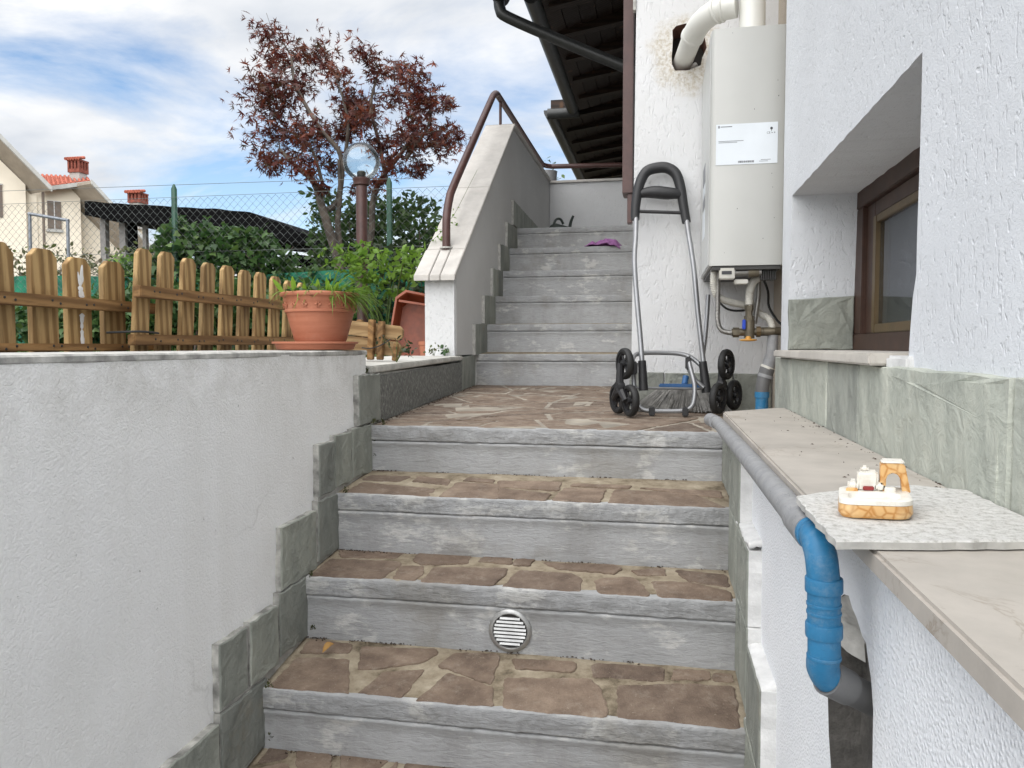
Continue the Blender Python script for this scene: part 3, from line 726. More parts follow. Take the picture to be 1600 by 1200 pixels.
ct_ = MB()
for i in range(1, 5):
    yb = NY[i - 1] + .008 if i <= 3 else NY[3] + .008
    zb = BZ[i - 1] if i <= 3 else BZ[3]
    for k in range(240):
        x = XL + (XR - XL) * random.random() if random.random() < .7 else XL + abs(random.gauss(0, .07))
        if noise.noise((x * 9, i * 3.1, 0)) < -.1: continue
        q = random.uniform(.0007, .0028); p = Vector((x, yb - abs(random.gauss(0, .007)), zb - .0005)); a = random.uniform(0, 6.28)
        d1 = Vector((math.cos(a), math.sin(a), 0)) * q * random.uniform(1, 2.2); d2 = Vector((-math.sin(a), math.cos(a), 0)) * q
        ct_.add([p + d1, p + d2, p - d1, p - d2, p + Vector((0, 0, q))], [(0, 1, 4), (1, 2, 4), (2, 3, 4), (3, 0, 4)])
for k in range(260):
    y = 2.25 + 1.85 * random.random(); x = -0.845 - (y - 2.19) * .0775 + abs(random.gauss(0, .012)); q = random.uniform(.001, .0035); p = Vector((x, y, .6825 + (y - 2.19) * .0122)); a = random.uniform(0, 6.28)
    d1 = Vector((math.cos(a), math.sin(a), 0)) * q * 1.6; d2 = Vector((-math.sin(a), math.cos(a), 0)) * q
    ct_.add([p + d1, p + d2, p - d1, p - d2, p + Vector((0, 0, q))], [(0, 1, 4), (1, 2, 4), (2, 3, 4), (3, 0, 4)])
stuff(tag(ct_.build('dirt', 'debris_brown'), 'dark crumbs of dirt along the feet of the risers and kerb', 'dirt'))

# ------------------------------------------------------------------ low kerb wall beside the landing
kb = thing('kerb_wall', 'low dark stone kerb with pale cement top beside the landing', 'kerb')
def kx(y): return -0.85 - (y - 2.19) * 0.0775
MB().add([(kx(2.2) - .01, 2.205, .66), (kx(4.13) - .01, 4.13, .66), (-1.3, 4.13, .66), (-1.3, 2.205, .66), (kx(2.2) - .01, 2.205, .836), (kx(4.13) - .01, 4.13, .836), (-1.3, 4.13, .836), (-1.3, 2.205, .836)],
         [(0, 1, 2, 3), (4, 5, 6, 7), (0, 1, 5, 4), (1, 2, 6, 5), (2, 3, 7, 6), (3, 0, 4, 7)]).build('kerb_core', 'kerb_cement', kb)
slab('stone_panel', 'granite_dark', kb, [(kx(2.27), 2.27, .684), (kx(3.735), 3.735, .70), (kx(3.735), 3.735, .842), (kx(2.27), 2.27, .826)], (1, 0.0775, 0), 0.025, 0.05, 0.0012, 0.002)
slab('slate_tile', 'slate', kb, [(kx(3.745), 3.745, .70), (kx(4.16), 4.16, .702), (kx(4.16), 4.16, .872), (kx(3.745), 3.745, .862)], (1, 0.0775, 0), 0.025, 0.04, 0.0015, 0.002)
mb = MB().add([(kx(2.2) + .0, 2.20, .837), (kx(3.735) + .006, 3.73, .852), (-1.32, 3.73, .852), (-1.32, 2.20, .837), (kx(2.2) + .0, 2.20, .860), (kx(3.735) + .006, 3.73, .872), (-1.32, 3.73, .872), (-1.32, 2.20, .860)],
         [(0, 1, 2, 3), (4, 5, 6, 7), (0, 1, 5, 4), (1, 2, 6, 5), (2, 3, 7, 6), (3, 0, 4, 7)])
mb.build('kerb_top', 'kerb_cement', kb, bevel=0.004)

# ------------------------------------------------------------------ parapet of the upper stairs
pw = thing('stair_parapet', 'pale rendered stair side wall with sloped stone coping left of the upper steps', 'wall')
def zs(y): return 1.352 + (y - 3.768) * 0.736
PX0, PX1 = -1.150, -1.0
yp = 5.235; ytop = 2.432
poly = [(3.738, .875), (4.155, .875), (4.155, .70), (7.05, .70), (7.05, 2.41), (yp, 2.41), (3.738, zs(3.738) - 0.045)]
MB().prism(poly, 'x', PX0, PX1).build('parapet_body', 'parapet_plaster', pw)
# white rendered front of the pier
MB().box(PX0 - 0.006, PX1 - 0.004, 3.716, 3.737, .872, zs(3.716) - 0.04).build('front_render', 'pier_plaster', pw)
# coping: two sloping stones, split at the rail foot, and the level run behind the peak
def cope(y0, y1, x0, x1, th=0.028):
    return MB().add([(x0, y0, zs(y0) - th), (x1, y0, zs(y0) - th), (x1, y1, zs(y1) - th), (x0, y1, zs(y1) - th), (x0, y0, zs(y0)), (x1, y0, zs(y0)), (x1, y1, zs(y1)), (x0, y1, zs(y1))],
                    [(3, 2, 1, 0), (4, 5, 6, 7), (0, 1, 5, 4), (1, 2, 6, 5), (2, 3, 7, 6), (3, 0, 4, 7)])
cope(3.655, 3.86, -1.195, -1.118).build('coping_stone', 'coping_stone', pw, bevel=0.003)
cope(3.655, 3.86, -1.114, -1.062).build('coping_stone', 'coping_stone', pw, bevel=0.003)
cope(3.655, 3.86, -1.058, -0.985).build('coping_stone', 'coping_stone', pw, bevel=0.003)
cope(3.864, 4.45, -1.19, -0.985).build('coping_stone', 'coping_stone', pw, bevel=0.003)
cope(4.453, 5.245, -1.19, -0.985).build('coping_stone', 'coping_stone', pw, bevel=0.003)
MB().box(-1.19, -0.985, 5.250, 7.05, 2.412, 2.444).build('coping_stone', 'coping_stone', pw, bevel=0.003)
# slate skirting that climbs with the treads
for i in range(6):
    z0 = UZ[i] + 0.004; z1 = UZ[i] + (0.168 if i < 5 else 0.17)
    y0 = UY[i] - 0.075 + random.uniform(-.015, .015); y1 = (UY[i + 1] + 0.02) if i < 5 else 6.15
    ym = y0 + (y1 - y0) * random.uniform(.42, .58)
    if i < 5:
        slab('slate_tile', 'slate', pw, [(-0.982, y0, z0 - .01), (-0.982, ym, z0 - .01), (-0.982, ym, z1), (-0.982, y0, z1 - .004)], (1, 0, 0), 0.02, 0.03, 0.003, 0.002, 'mortar_light')
        slab('slate_tile', 'slate', pw, [(-0.984, ym + .004, z0), (-0.984, y1, z0), (-0.984, y1, z1 + .004), (-0.984, ym + .004, z1 + .004)], (1, 0, 0), 0.02, 0.03, 0.003, 0.002, 'mortar_light')
    else:
        slab('slate_tile', 'slate', pw, [(-0.982, 5.20, z0), (-0.982, 6.25, z0), (-0.982, 6.25, z1 - .02), (-0.982, 5.20, z1)], (1, 0, 0), 0.02, 0.03, 0.003, 0.002, 'mortar_light')
# top landing end wall
ew = thing('end_wall', 'low white rendered wall closing the top landing', 'wall')
MB().box(-0.998, -0.10, 7.03, 7.17, 1.70, 2.400).build('wall_body', 'pier_plaster', ew)
MB().box(-0.996, -0.09, 7.005, 7.19, 2.402, 2.424).build('coping_stone', 'coping_stone', ew, bevel=0.003)
# handrail
hr = thing('handrail', 'bent brown metal tube handrail on the stair parapet', 'handrail')
MB().tube([(-1.088, 3.875, 1.40), (-1.088, 3.875, 1.52), (-1.088, 3.885, 1.60), (-1.088, 3.935, 1.69), (-1.088, 4.02, 1.775), (-1.088, 4.5, 2.155), (-1.088, 4.95, 2.51), (-1.088, 5.05, 2.58), (-1.088, 5.13, 2.612), (-1.088, 5.22, 2.616), (-1.085, 5.6, 2.612), (-1.06, 6.9, 2.575), (-1.045, 7.03, 2.572), (-1.0, 7.08, 2.570), (-0.9, 7.09, 2.568), (-.14, 7.09, 2.553)], 0.0215, 14, 5).build('rail_tube', 'brown_metal', hr, smooth=True)
MB().tube([(-1.088, 5.26, 2.44), (-1.088, 5.26, 2.60)], 0.010, 10).build('rail_post', 'brown_metal', hr, smooth=True)
MB().tube([(-1.088, 6.7, 2.44), (-1.088, 6.7, 2.57)], 0.010, 10).build('rail_post', 'brown_metal', hr, smooth=True)
MB().lathe([(0.0215, 0.0), (0.034, 0.0), (0.034, 0.008), (0.0215, 0.010)], (-1.088, 3.875, 1.425), 16).build('rail_collar', 'mortar_light', hr, smooth=True)

# ------------------------------------------------------------------ the house on the right
hs_ = thing('house', 'white textured house wall with recessed window and dark timber eaves', 'house')
def wall_hole(name, mat, parent, outer, holes, axis, at, depth, rough=0.0014, inner_mat=None):
    """flat wall face with ragged openings; the reveals run back by depth along the axis"""
    hs2 = [rough_poly(h, 0.03, rough) for h in holes]
    loops = [[Vector((p[0], p[1], 0)) for p in outer]] + [[Vector((p[0], p[1], 0)) for p in h] for h in hs2]
    tri = tessellate_polygon(loops); flat = [p for l in loops for p in l]
    W = (lambda p, d: (at + d, p[0], p[1])) if axis == 'x' else (lambda p, d: (p[0], at + d, p[1]))
    mb = MB(); mb.add([W(p, 0) for p in flat], [tuple(q) for q in tri])
    o = mb.build(name, mat, parent)
    for h in hs2:
        n = len(h); vv = [W(p, 0.0) for p in h] + [W(p, depth) for p in h]
        MB().add(vv, [(i, (i + 1) % n, (i + 1) % n + n, i + n) for i in range(n)]).build('reveal', inner_mat or mat, parent)
    return o
XH = 0.35
wall_hole('wall', 'house_plaster', hs_, [(-3, -0.70), (2.36, -0.70), (2.36, 3.1), (-3, 3.1)],
          [[(1.186, .890), (2.235, .890), (2.222, 1.10), (2.205, 1.327), (1.158, 1.322), (1.160, 1.02), (1.172, .99)]], 'x', XH, 0.20)
MB().add([(XH, 2.36, -.7), (0.40, 2.36, -.7), (0.40, 2.36, 3.1), (XH, 2.36, 3.1)], [(0, 1, 2, 3)]).build('wall_end', 'house_plaster', hs_)
MB().add([(0.40, 2.36, -.7), (0.40, 2.95, -.7), (0.40, 2.95, 3.1), (0.40, 2.36, 3.1)], [(0, 1, 2, 3)]).build('recess_wall', 'raw_render', hs_)
wall_hole('wall', 'pier_wall', hs_, [(-0.103, 0.5), (0.42, 0.5), (0.42, 3.4), (-0.085, 3.4)],
          [[(.036, 2.055), (.05, 2.07), (.084, 2.076), (.12, 2.055), (.150, 2.02), (.157, 1.985), (.142, 1.952), (.137, 1.925), (.095, 1.910), (.047, 1.912), (.036, 1.935)]], 'y', 2.88, 0.12, 0.002, 'hole_brick')
MB().add([(-0.103, 2.88, .5), (-0.103, 11.0, .5), (-0.085, 11.0, 3.4), (-0.085, 2.88, 3.4)], [(0, 1, 2, 3)]).build('wall', 'pier_plaster', hs_)
MB().box(0.02, 0.18, 3.0, 3.02, 1.86, 2.12).build('hole_back', 'vent_dark', hs_)
MB().tube([(0.05, 2.93, 1.925), (0.09, 2.935, 1.93)], 0.016, 8).build('hole_rubble', 'hole_brick', hs_, smooth=True)
MB().tube([(0.095, 2.93, 1.925), (0.125, 2.935, 1.945)], 0.013, 8).build('hole_rubble', 'mortar_light', hs_, smooth=True)
# window
wf = MB()
def ybar(mb, y0, y1, z0, z1, x0, x1): mb.box(x0, x1, y0, y1, z0, z1)
ybar(wf, 1.10, 2.26, .905, .952, .515, .56)
wf.box(.517, .558, 2.150, 2.262, .9525, 1.282)
wf.box(.515, .56, 1.10, 2.26, 1.2825, 1.35)
win = wf.build('window', 'window_brown', hs_, bevel=0.002)
s_ = MB(); s_.box(.528, .548, 2.078, 2.149, .953, 1.282); s_.box(.528, .548, 1.10, 2.0778, 1.245, 1.282)
s_.build('sash', 'window_brown', win, bevel=0.002)
s_ = MB(); s_.box(.524, .545, 2.050, 2.0775, .953, 1.2445); s_.box(.5245, .545, 1.10, 2.0495, .953, .975); s_.box(.5245, .545, 1.10, 2.0495, 1.226, 1.2445)
s_.build('glazing_trim', 'gold_trim', win, bevel=0.0015)
MB().box(.534, .538, 1.10, 2.0495, .9755, 1.2255).build('pane', 'window_glass', win)
vv = []; n = 90
for i in range(n + 1):
    y = 1.0 + 1.25 * i / n; x = .60 + .012 * math.sin(y * 60) + .008 * math.sin(y * 23 + 1)
    vv += [(x, y, .90), (x, y, 1.35)]
MB().add(vv, [(2 * i, 2 * i + 2, 2 * i + 3, 2 * i + 1) for i in range(n)]).build('curtain', 'curtain', win, smooth='full')
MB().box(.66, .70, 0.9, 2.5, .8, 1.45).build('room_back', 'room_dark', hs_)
# sill
MB().box(.316, .514, 1.262, 2.262, .8905, .9095).build('sill', 'sill_stone', hs_, bevel=0.003)
MB().box(.340, .514, 1.16, 1.26, .885, .906).build('sill_mortar', 'white_edge', hs_, bevel=0.004)
# slate: window jamb, cladding of the base, base of the pier
slab('slate_panel', 'slate', hs_, [(.349, 2.214, .911), (.516, 2.214, .911), (.516, 2.214, 1.056), (.349, 2.214, 1.048)], (0, -1, 0), 0.02, 0.03, 0.0015, 0.003, None, 0.003)
cl = [(2.083, 2.362, .68), (1.66, 2.073, .70), (1.403, 1.648, .70), (0.822, 1.396, .70), (0.30, .814, .70), (-.4, .292, .70), (-1.1, -.408, .7)]
for y0, y1, z0 in cl:
    zt = .889 if y0 > 1.2 else .890
    slab('slate_panel', 'slate_pale', hs_, [(.335, y1, z0), (.335, y0, z0), (.335, y0, zt + random.uniform(-.002, .0)), (.335, y1, zt)], (-1, 0, 0), 0.016, 0.04, 0.0016, 0.003, None, 0.002)
MB().box(.3405, .352, -1.2, 2.355, .66, .886).build('mortar_bed', 'white_edge', hs_)
for x0, x1 in ((-.106, .018), (.023, .262), (.267, .395)):
    slab('slate_panel', 'slate', hs_, [(x0, 2.866, .680), (x1, 2.866, .680), (x1, 2.866, .822 + random.uniform(-.003, .003)), (x0, 2.866, .822)], (0, -1, 0), 0.014, 0.03, 0.0016, 0.003, None, 0.002)
# eaves: rafters, planks, gutters, down pipe
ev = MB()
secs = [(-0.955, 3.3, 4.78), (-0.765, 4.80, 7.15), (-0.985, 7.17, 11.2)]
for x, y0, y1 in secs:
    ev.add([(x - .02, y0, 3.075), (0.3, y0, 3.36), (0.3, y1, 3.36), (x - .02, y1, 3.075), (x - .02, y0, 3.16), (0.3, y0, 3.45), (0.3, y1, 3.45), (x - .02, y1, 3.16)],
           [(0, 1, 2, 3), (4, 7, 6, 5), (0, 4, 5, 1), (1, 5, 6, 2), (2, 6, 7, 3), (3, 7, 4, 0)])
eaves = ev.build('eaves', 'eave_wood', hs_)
def zr(x): return 3.075 + (x + 0.97) * 0.2262
for x, y0, y1 in secs:
    y = y0 + 0.12
    while y < y1 - .05:
        zz = 3.075 if x < -.8 else 3.075
        k = (3.36 - 3.075) / (0.3 - (x - .02)); f = lambda q: 3.075 + (q - (x - .02)) * k
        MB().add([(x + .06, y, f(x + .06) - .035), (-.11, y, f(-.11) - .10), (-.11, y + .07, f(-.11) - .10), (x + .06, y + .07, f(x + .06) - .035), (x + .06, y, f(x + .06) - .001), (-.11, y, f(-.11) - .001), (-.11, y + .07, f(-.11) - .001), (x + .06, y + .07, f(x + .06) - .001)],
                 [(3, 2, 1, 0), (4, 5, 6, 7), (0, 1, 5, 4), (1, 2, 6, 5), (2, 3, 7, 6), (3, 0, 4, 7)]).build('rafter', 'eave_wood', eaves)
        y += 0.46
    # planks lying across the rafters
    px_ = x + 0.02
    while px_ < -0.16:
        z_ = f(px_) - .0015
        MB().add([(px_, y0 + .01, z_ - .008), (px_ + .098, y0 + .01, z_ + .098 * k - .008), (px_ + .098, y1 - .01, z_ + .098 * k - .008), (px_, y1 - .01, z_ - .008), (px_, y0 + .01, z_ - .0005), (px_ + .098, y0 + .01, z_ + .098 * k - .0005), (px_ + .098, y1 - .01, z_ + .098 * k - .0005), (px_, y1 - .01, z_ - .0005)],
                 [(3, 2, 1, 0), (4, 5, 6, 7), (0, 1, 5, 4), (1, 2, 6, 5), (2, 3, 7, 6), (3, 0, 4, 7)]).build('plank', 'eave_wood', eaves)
        px_ += 0.106
    # half-round gutter
    vv = []; m_ = 9
    for yy in (y0 - .02, y1 + .02):
        for q in range(m_):
            a = math.pi * q / (m_ - 1)
            vv.append((x - .03 - .055 * math.cos(a), yy, 3.09 - .06 * math.sin(a)))
        vv.append((x + .025, yy, 3.10)); vv.append((x - .085, yy, 3.10))
    MB().add(vv, [(i, i + 1, i + 12, i + 11) for i in range(10)] + [(10, 0, 11, 21)] + [tuple(range(11)), tuple(range(21, 10, -1))]).build('gutter', 'dark_metal', hs_, smooth=True)
MB().tube([(-0.99, 4.74, 3.06), (-0.98, 4.74, 2.99), (-.93, 4.74, 2.94), (-.6, 4.74, 2.775), (-.21, 4.74, 2.59), (-.15, 4.74, 2.55), (-.135, 4.74, 2.45), (-.135, 4.74, 1.8)], 0.035, 12, 4).build('downpipe', 'dark_metal', hs_, smooth=True)
MB().box(-.147, -.107, 3.05, 3.16, 1.515, 3.3).build('corner_box', 'brown_metal', hs_, bevel=0.003)
MB().box(-.128, -.108, 3.06, 3.10, 1.40, 1.514).build('corner_pipe', 'brown_metal', hs_, bevel=0.003)
MB().box(-.104, -.094, 2.872, 2.90, 2.135, 2.4).build('corner_clip', 'mortar_light', hs_)
MB().tube([(-1.03, 7.14, 3.06), (-0.74, 7.14, 3.06)], .05, 12).build('gutter', 'dark_metal', hs_, smooth=True)
MB().box(-1.0, -0.74, 7.12, 7.165, 3.06, 3.18).build('eave_board', 'eave_wood', hs_)

# ------------------------------------------------------------------ low roughcast wall with the marble ledge
lw_ = thing('ledge_wall', 'bright white roughcast wall under the marble ledge with a broken chase', 'wall')
notch = [(-3, -.70), (.748, -.70), (.749, .20), (.752, .50), (.757, .585), (.762, .603), (.772, .617), (.785, .628), (.802, .634), (.818, .643), (.838, .645), (.858, .651), (.88, .648), (.90, .644), (.918, .636), (.933, .624), (.943, .605),
         (.948, .58), (.946, .52), (.932, .46), (.920, .43), (.913, .2), (.908, -.70), (2.05, -.70), (2.05, .733), (-3, .733)]
notch = notch[:4] + [(p[0] + random.uniform(-.004, .004), p[1] + random.uniform(-.005, .005)) for p in notch[4:20]] + notch[20:]
tri = tessellate_polygon([[Vector((*p, 0)) for p in notch]])
mb = MB(); mb.add([(.20, p[0], p[1]) for p in notch], [tuple(q) for q in tri])
ne = list(range(1, 23))
mb.build('wall_face', 'roughcast', lw_)
MB().add([(.20, *notch[i]) for i in ne] + [(.262, *notch[i]) for i in ne], [(k, k + 1, k + 1 + len(ne), k + len(ne)) for k in range(len(ne) - 1)]).build('chase_edge', 'concrete_raw', lw_)
vv = []; n, m_ = 14, 60
for j in range(m_ + 1):
    for i in range(n + 1):
        y = .70 + .30 * i / n; z = -.70 + 1.40 * j / m_
        vv.append((.236 + noise.noise((y * 22, z * 22, 3)) * .012 + noise.noise((y * 70, z * 70, 3)) * .005, y, z))
MB().add(vv, [(j * (n + 1) + i, j * (n + 1) + i + 1, (j + 1) * (n + 1) + i + 1, (j + 1) * (n + 1) + i) for j in range(m_) for i in range(n)]).build('chase_back', 'concrete_raw', lw_, smooth='full')
# broken plaster flaring back from the rim of the chase
rim = [Vector((p[0], p[1])) for p in notch[4:18]]; fine_ = []
for a, b in zip(rim, rim[1:]):
    for j in range(4): fine_.append(a.lerp(b, j / 4))
fine_.append(rim[-1]); cen = Vector((.85, .52)); vv = []; m_ = 7
for i, p in enumerate(fine_):
    dv_ = (cen - p).normalized(); wd2 = .036 + .016 * noise.noise((i * .23, 1.7, 0)) + (.014 if i < 26 else 0)
    for j in range(m_ + 1):
        u = j / m_; q = p + dv_ * (wd2 * u - .001)
        vv.append((.2006 + .034 * u ** 1.3 + noise.noise((q.x * 60, q.y * 60, 8)) * .006 * min(1, u * 3), q.x + noise.noise((i * .5, j, 3)) * .002, q.y + noise.noise((i * .5, j, 7)) * .002))
MB().add(vv, [(i * (m_ + 1) + j, (i + 1) * (m_ + 1) + j, (i + 1) * (m_ + 1) + j + 1, i * (m_ + 1) + j + 1) for i in range(len(fine_) - 1) for j in range(m_)]).build('broken_plaster', 'mortar_light', lw_, smooth='full')
MB().add([(.20, 2.05, -.7), (.34, 2.05, -.7), (.34, 2.05, .733), (.20, 2.05, .733)], [(0, 1, 2, 3)]).build('wall_end', 'roughcast', lw_)
MB().box(.203, .345, -3, 2.048, .70, .7335).build('wall_top', 'mortar_light', lw_)
# stair-side slate on this wall, stepped, with white painted edges
for y0, y1, z0, z1 in [(1.945, 2.16, .55, .672), (1.706, 1.94, .525, .688), (1.745, 1.95, .36, .523), (1.538, 1.740, .372, .522), (1.53, 1.75, .20, .370), (1.640, 1.73, .322, .3695), (1.328, 1.525, .185, .337), (1.33, 1.56, .03, .183), (1.10, 1.322, .03, .17), (1.10, 1.322, -.14, .028)]:
    slab('slate_tile', 'slate', lw_, [(.172, y1, z0), (.172, y0, z0), (.172, y0, z1), (.172, y1, z1 + random.uniform(-.003, .003))], (-1, 0, 0), 0.029, 0.02, 0.0022, 0.003, 'white_edge', 0.001)
rl = MB()
for (ya, yb, z) in [(1.54, 1.74, .523), (1.33, 1.62, .338)]:
    n, m_ = 24, 6; vv = []
    for i in range(n + 1):
        for j in range(m_ + 1):
            u, v_ = i / n, j / m_; y = ya + (yb - ya) * u; x = .175 + .03 * v_
            vv.append((x, y, z + .002 + .006 * v_ + noise.noise((x * 120, y * 90, z)) * .004))
    rl.add(vv, [(i * (m_ + 1) + j, (i + 1) * (m_ + 1) + j, (i + 1) * (m_ + 1) + j + 1, i * (m_ + 1) + j + 1) for i in range(n) for j in range(m_)])
ro = rl.build('plaster_top', 'white_edge', lw_, smooth='full'); sm = ro.modifiers.new('thick', 'SOLIDIFY'); sm.thickness = .012; sm.offset = -1

def ledge(name, pts, z0, z1, label):
    mb = MB(); mb.prism(pts, 'z', z0, z1); o = mb.build(name, 'marble_beige', None, bevel=0.003); return tag(o, label, 'ledge')
ledge('marble_ledge', [(.160, .822), (.334, .822), (.334, 2.16), (.298, 2.14), (.160, 2.0)], .734, .755, 'long beige marble ledge slab running back to the landing')
ledge('marble_ledge', [(.172, -1.2), (.334, -1.2), (.334, .815), (.172, .815)], .734, .7545, 'near beige marble ledge slab with brown veins in the right foreground')
# bits of dry debris lying on the far slab
db = MB()
for k in range(85):
    y = random.uniform(.95, 2.05); x = .165 + random.random() ** .6 * .165 if random.random() < .4 else .335 - abs(random.gauss(0, .02))
    x = max(.168, min(.331, x)); q = random.uniform(.0006, .0022); a = random.uniform(0, 6.28)
    if x < .30 and y > 2.0: continue
    p = Vector((x, y, .7552)); d1 = Vector((math.cos(a), math.sin(a), 0)) * q * 1.8; d2 = Vector((-math.sin(a), math.cos(a), 0)) * q * .7
    db.add([p + d1, p + d2, p - d1, p - d2, p + Vector((0, 0, q * .8))], [(0, 1, 4), (1, 2, 4), (2, 3, 4), (3, 0, 4)])
stuff(tag(db.build('debris', 'debris_brown'), 'small dry leaf crumbs scattered on the far marble ledge', 'debris'))

# broken tile lying upside down on the joint
bt = slab('broken_tile', 'broken_tile_top', None, [(.143, .842), (.142, .652), (.20, .662), (.300, .684), (.331, .692), (.332, .912), (.286, .933), (.215, .912), (.19, .882)], (0, 0, 1), 0.0075, 0.012, 0.0018, 0.0015, 'mortar_light', 0.0006)
bt.location.z = .7632
tag(bt, 'broken pale stone tile lying rough side up across the ledge joint', 'tile')

# ------------------------------------------------------------------ ceramic ornament
orn = thing('ceramic_ornament', 'small orange and white glazed ceramic village ornament on the broken tile', 'ornament')
def rrect(x0, x1, y0, y1, r, k=5):
    out = []
    for cx_, cy_, a0 in ((x1 - r, y0 + r, -90), (x1 - r, y1 - r, 0), (x0 + r, y1 - r, 90), (x0 + r, y0 + r, 180)):
        for i in range(k + 1):
            a = R(a0 + 90 * i / k); out.append((cx_ + r * math.cos(a), cy_ + r * math.sin(a)))
    return out
def loft(mb, rings):
    n = len(rings[0][0]); vv = []
    for ring, z in rings: vv += [(p[0], p[1], z if not callable(z) else z(p)) for p in ring]
    ff = [(j * n + i, j * n + (i + 1) % n, (j + 1) * n + (i + 1) % n, (j + 1) * n + i) for j in range(len(rings) - 1) for i in range(n)]
    ff.append(tuple(range((len(rings) - 1) * n, len(rings) * n))); ff.append(tuple(reversed(range(n))))
    mb.add(vv, ff); return mb
zo = .7642
loft(MB(), [(rrect(.160, .238, .738, .838, .016), zo), (rrect(.157, .241, .735, .841, .018), zo + .006), (rrect(.158, .240, .736, .840, .018), zo + .017)]).build('base', 'ceramic_orange', orn, smooth=True)
loft(MB(), [(rrect(.1575, .2405, .7355, .8405, .018), zo + .0175), (rrect(.158, .240, .736, .840, .018), zo + .023), (rrect(.162, .236, .740, .836, .016), zo + .0245), (rrect(.168, .228, .748, .792, .012), zo + .0235), (rrect(.171, .224, .752, .788, .01), zo + .016)]).build('glazed_tray', 'ceramic_white', orn, smooth=True)
def rb(name, mat, x0, x1, y0, y1, z0, z1, b=0.004): return MB().box(x0, x1, y0, y1, z0, z1).build(name, mat, orn, smooth=True, bevel=b, seg=3)
rb('small_house', 'ceramic_white', .168, .181, .802, .832, zo + .022, zo + .036)
rb('tower_house', 'ceramic_white', .179, .204, .806, .834, zo + .022, zo + .049, .003)
rb('roof_knob', 'ceramic_white', .183, .193, .815, .828, zo + .047, zo + .056, .003)
rb('small_house', 'ceramic_white', .200, .213, .802, .830, zo + .022, zo + .035)
rb('doorway', 'ceramic_red', .186, .199, .803, .8065, zo + .024, zo + .030, .001)
rb('low_wall', 'ceramic_orange', .166, .180, .798, .8025, zo + .022, zo + .028, .001)
rb('low_wall', 'ceramic_white', .211, .224, .798, .804, zo + .022, zo + .030, .001)
# arch: tower pierced by an opening
ar = [(.206, zo + .022), (.206, zo + .060), (.211, zo + .063), (.231, zo + .063), (.235, zo + .058), (.242, zo + .022), (.232, zo + .022), (.230, zo + .040), (.226, zo + .047), (.220, zo + .049), (.215, zo + .046), (.213, zo + .040), (.213, zo + .022)]
MB().prism(ar, 'y', .806, .832).build('arch_tower', 'ceramic_orange', orn, bevel=0.002)
rb('arch_cap', 'ceramic_white', .207, .234, .805, .833, zo + .0605, zo + .0655, .002)
for ch in orn.children:                    # real size: about 6.5 cm wide, back part leaning to the right
    for vx in ch.data.vertices:
        x, y, z = vx.co; vx.co = (.161 + (x - .157) * .77 + (y - .735) * .16, .735 + (y - .735) * .74, zo + (z - zo) * .70)

# ------------------------------------------------------------------ drain pipe along the ledge
dp = thing('drain_pipe', 'grey waste pipe with blue elbow fittings running along the ledge into the wall', 'pipe')
px_, pz_ = .146, .729
MB().tube([(px_ - .010, 2.085, pz_ - .003), (px_ - .006, 2.03, pz_), (px_, 1.97, pz_), (px_ + .002, 1.4, pz_ + .004), (px_ + .004, .80, pz_ + .006)], .0152, 18).build('pipe_run', 'grey_plastic', dp, smooth=True)
MB().tube([(px_ - .011, 2.092, pz_ - .003), (px_ - .004, 1.99, pz_)], .0170, 18).build('pipe_socket', 'grey_plastic', dp, smooth=True)
MB().tube([(px_ + .0035, .868, pz_ + .0058), (px_ + .004, .796, pz_ + .006)], .0170, 18).build('pipe_socket', 'grey_plastic', dp, smooth=True)
ey = .755
bx = px_ + .005
MB().tube([(bx, .800, pz_ + .006), (bx, .784, pz_ + .0055), (bx, .770, pz_ + .002), (bx + .001, .759, pz_ - .007), (bx + .002, ey, pz_ - .020), (bx + .003, ey, pz_ - .030)], .0148, 22, 4).build('blue_elbow', 'blue_plastic', dp, smooth=True)
def collar(a, b, r, mat='blue_plastic', name='blue_collar'):
    a, b = Vector(a), Vector(b); d = b - a
    q = [a, a + d * .02, a + d * .12, a + d * .88, a + d * .98, b]; rr = [r * .92, r * .98, r, r, r * .98, r * .92]
    MB().tube(q, lambda u: rr[min(5, int(round(u * 5)))], 24).build(name, mat, dp, smooth=True)
collar((bx, .806, pz_ + .006), (bx, .788, pz_ + .006), .0168)
B = lambda k: (bx + .003 + .02 * max(0, k - .02), ey + .0 * k, pz_ - k)
collar(B(.026), B(.040), .0170)
MB().tube([B(.038), B(.075)], .0150, 22).build('blue_sleeve', 'blue_plastic', dp, smooth=True)
for zz in (.050, .058): collar(B(zz), B(zz + .0028), .0158, name='blue_ring')
collar(B(.069), B(.083), .0168)
MB().tube([B(.081), B(.100), (bx + .004, ey + .003, pz_ - .112), (bx + .009, ey + .007, pz_ - .123), (bx + .017, ey + .012, pz_ - .130)], .0148, 22, 4).build('blue_elbow', 'blue_plastic', dp, smooth=True)
collar(B(.100), B(.1035), .0157, name='blue_ring')
ga, gb = Vector((bx + .009, ey + .007, pz_ - .1245)), Vector((bx + .095, ey + .058, pz_ - .180))
MB().tube([ga, ga.lerp(gb, .25)], .0168, 24).build('grey_socket', 'grey_plastic_dark', dp, smooth=True)
MB().tube([ga, gb], .0150, 22).build('grey_spigot', 'grey_plastic_dark', dp, smooth=True)

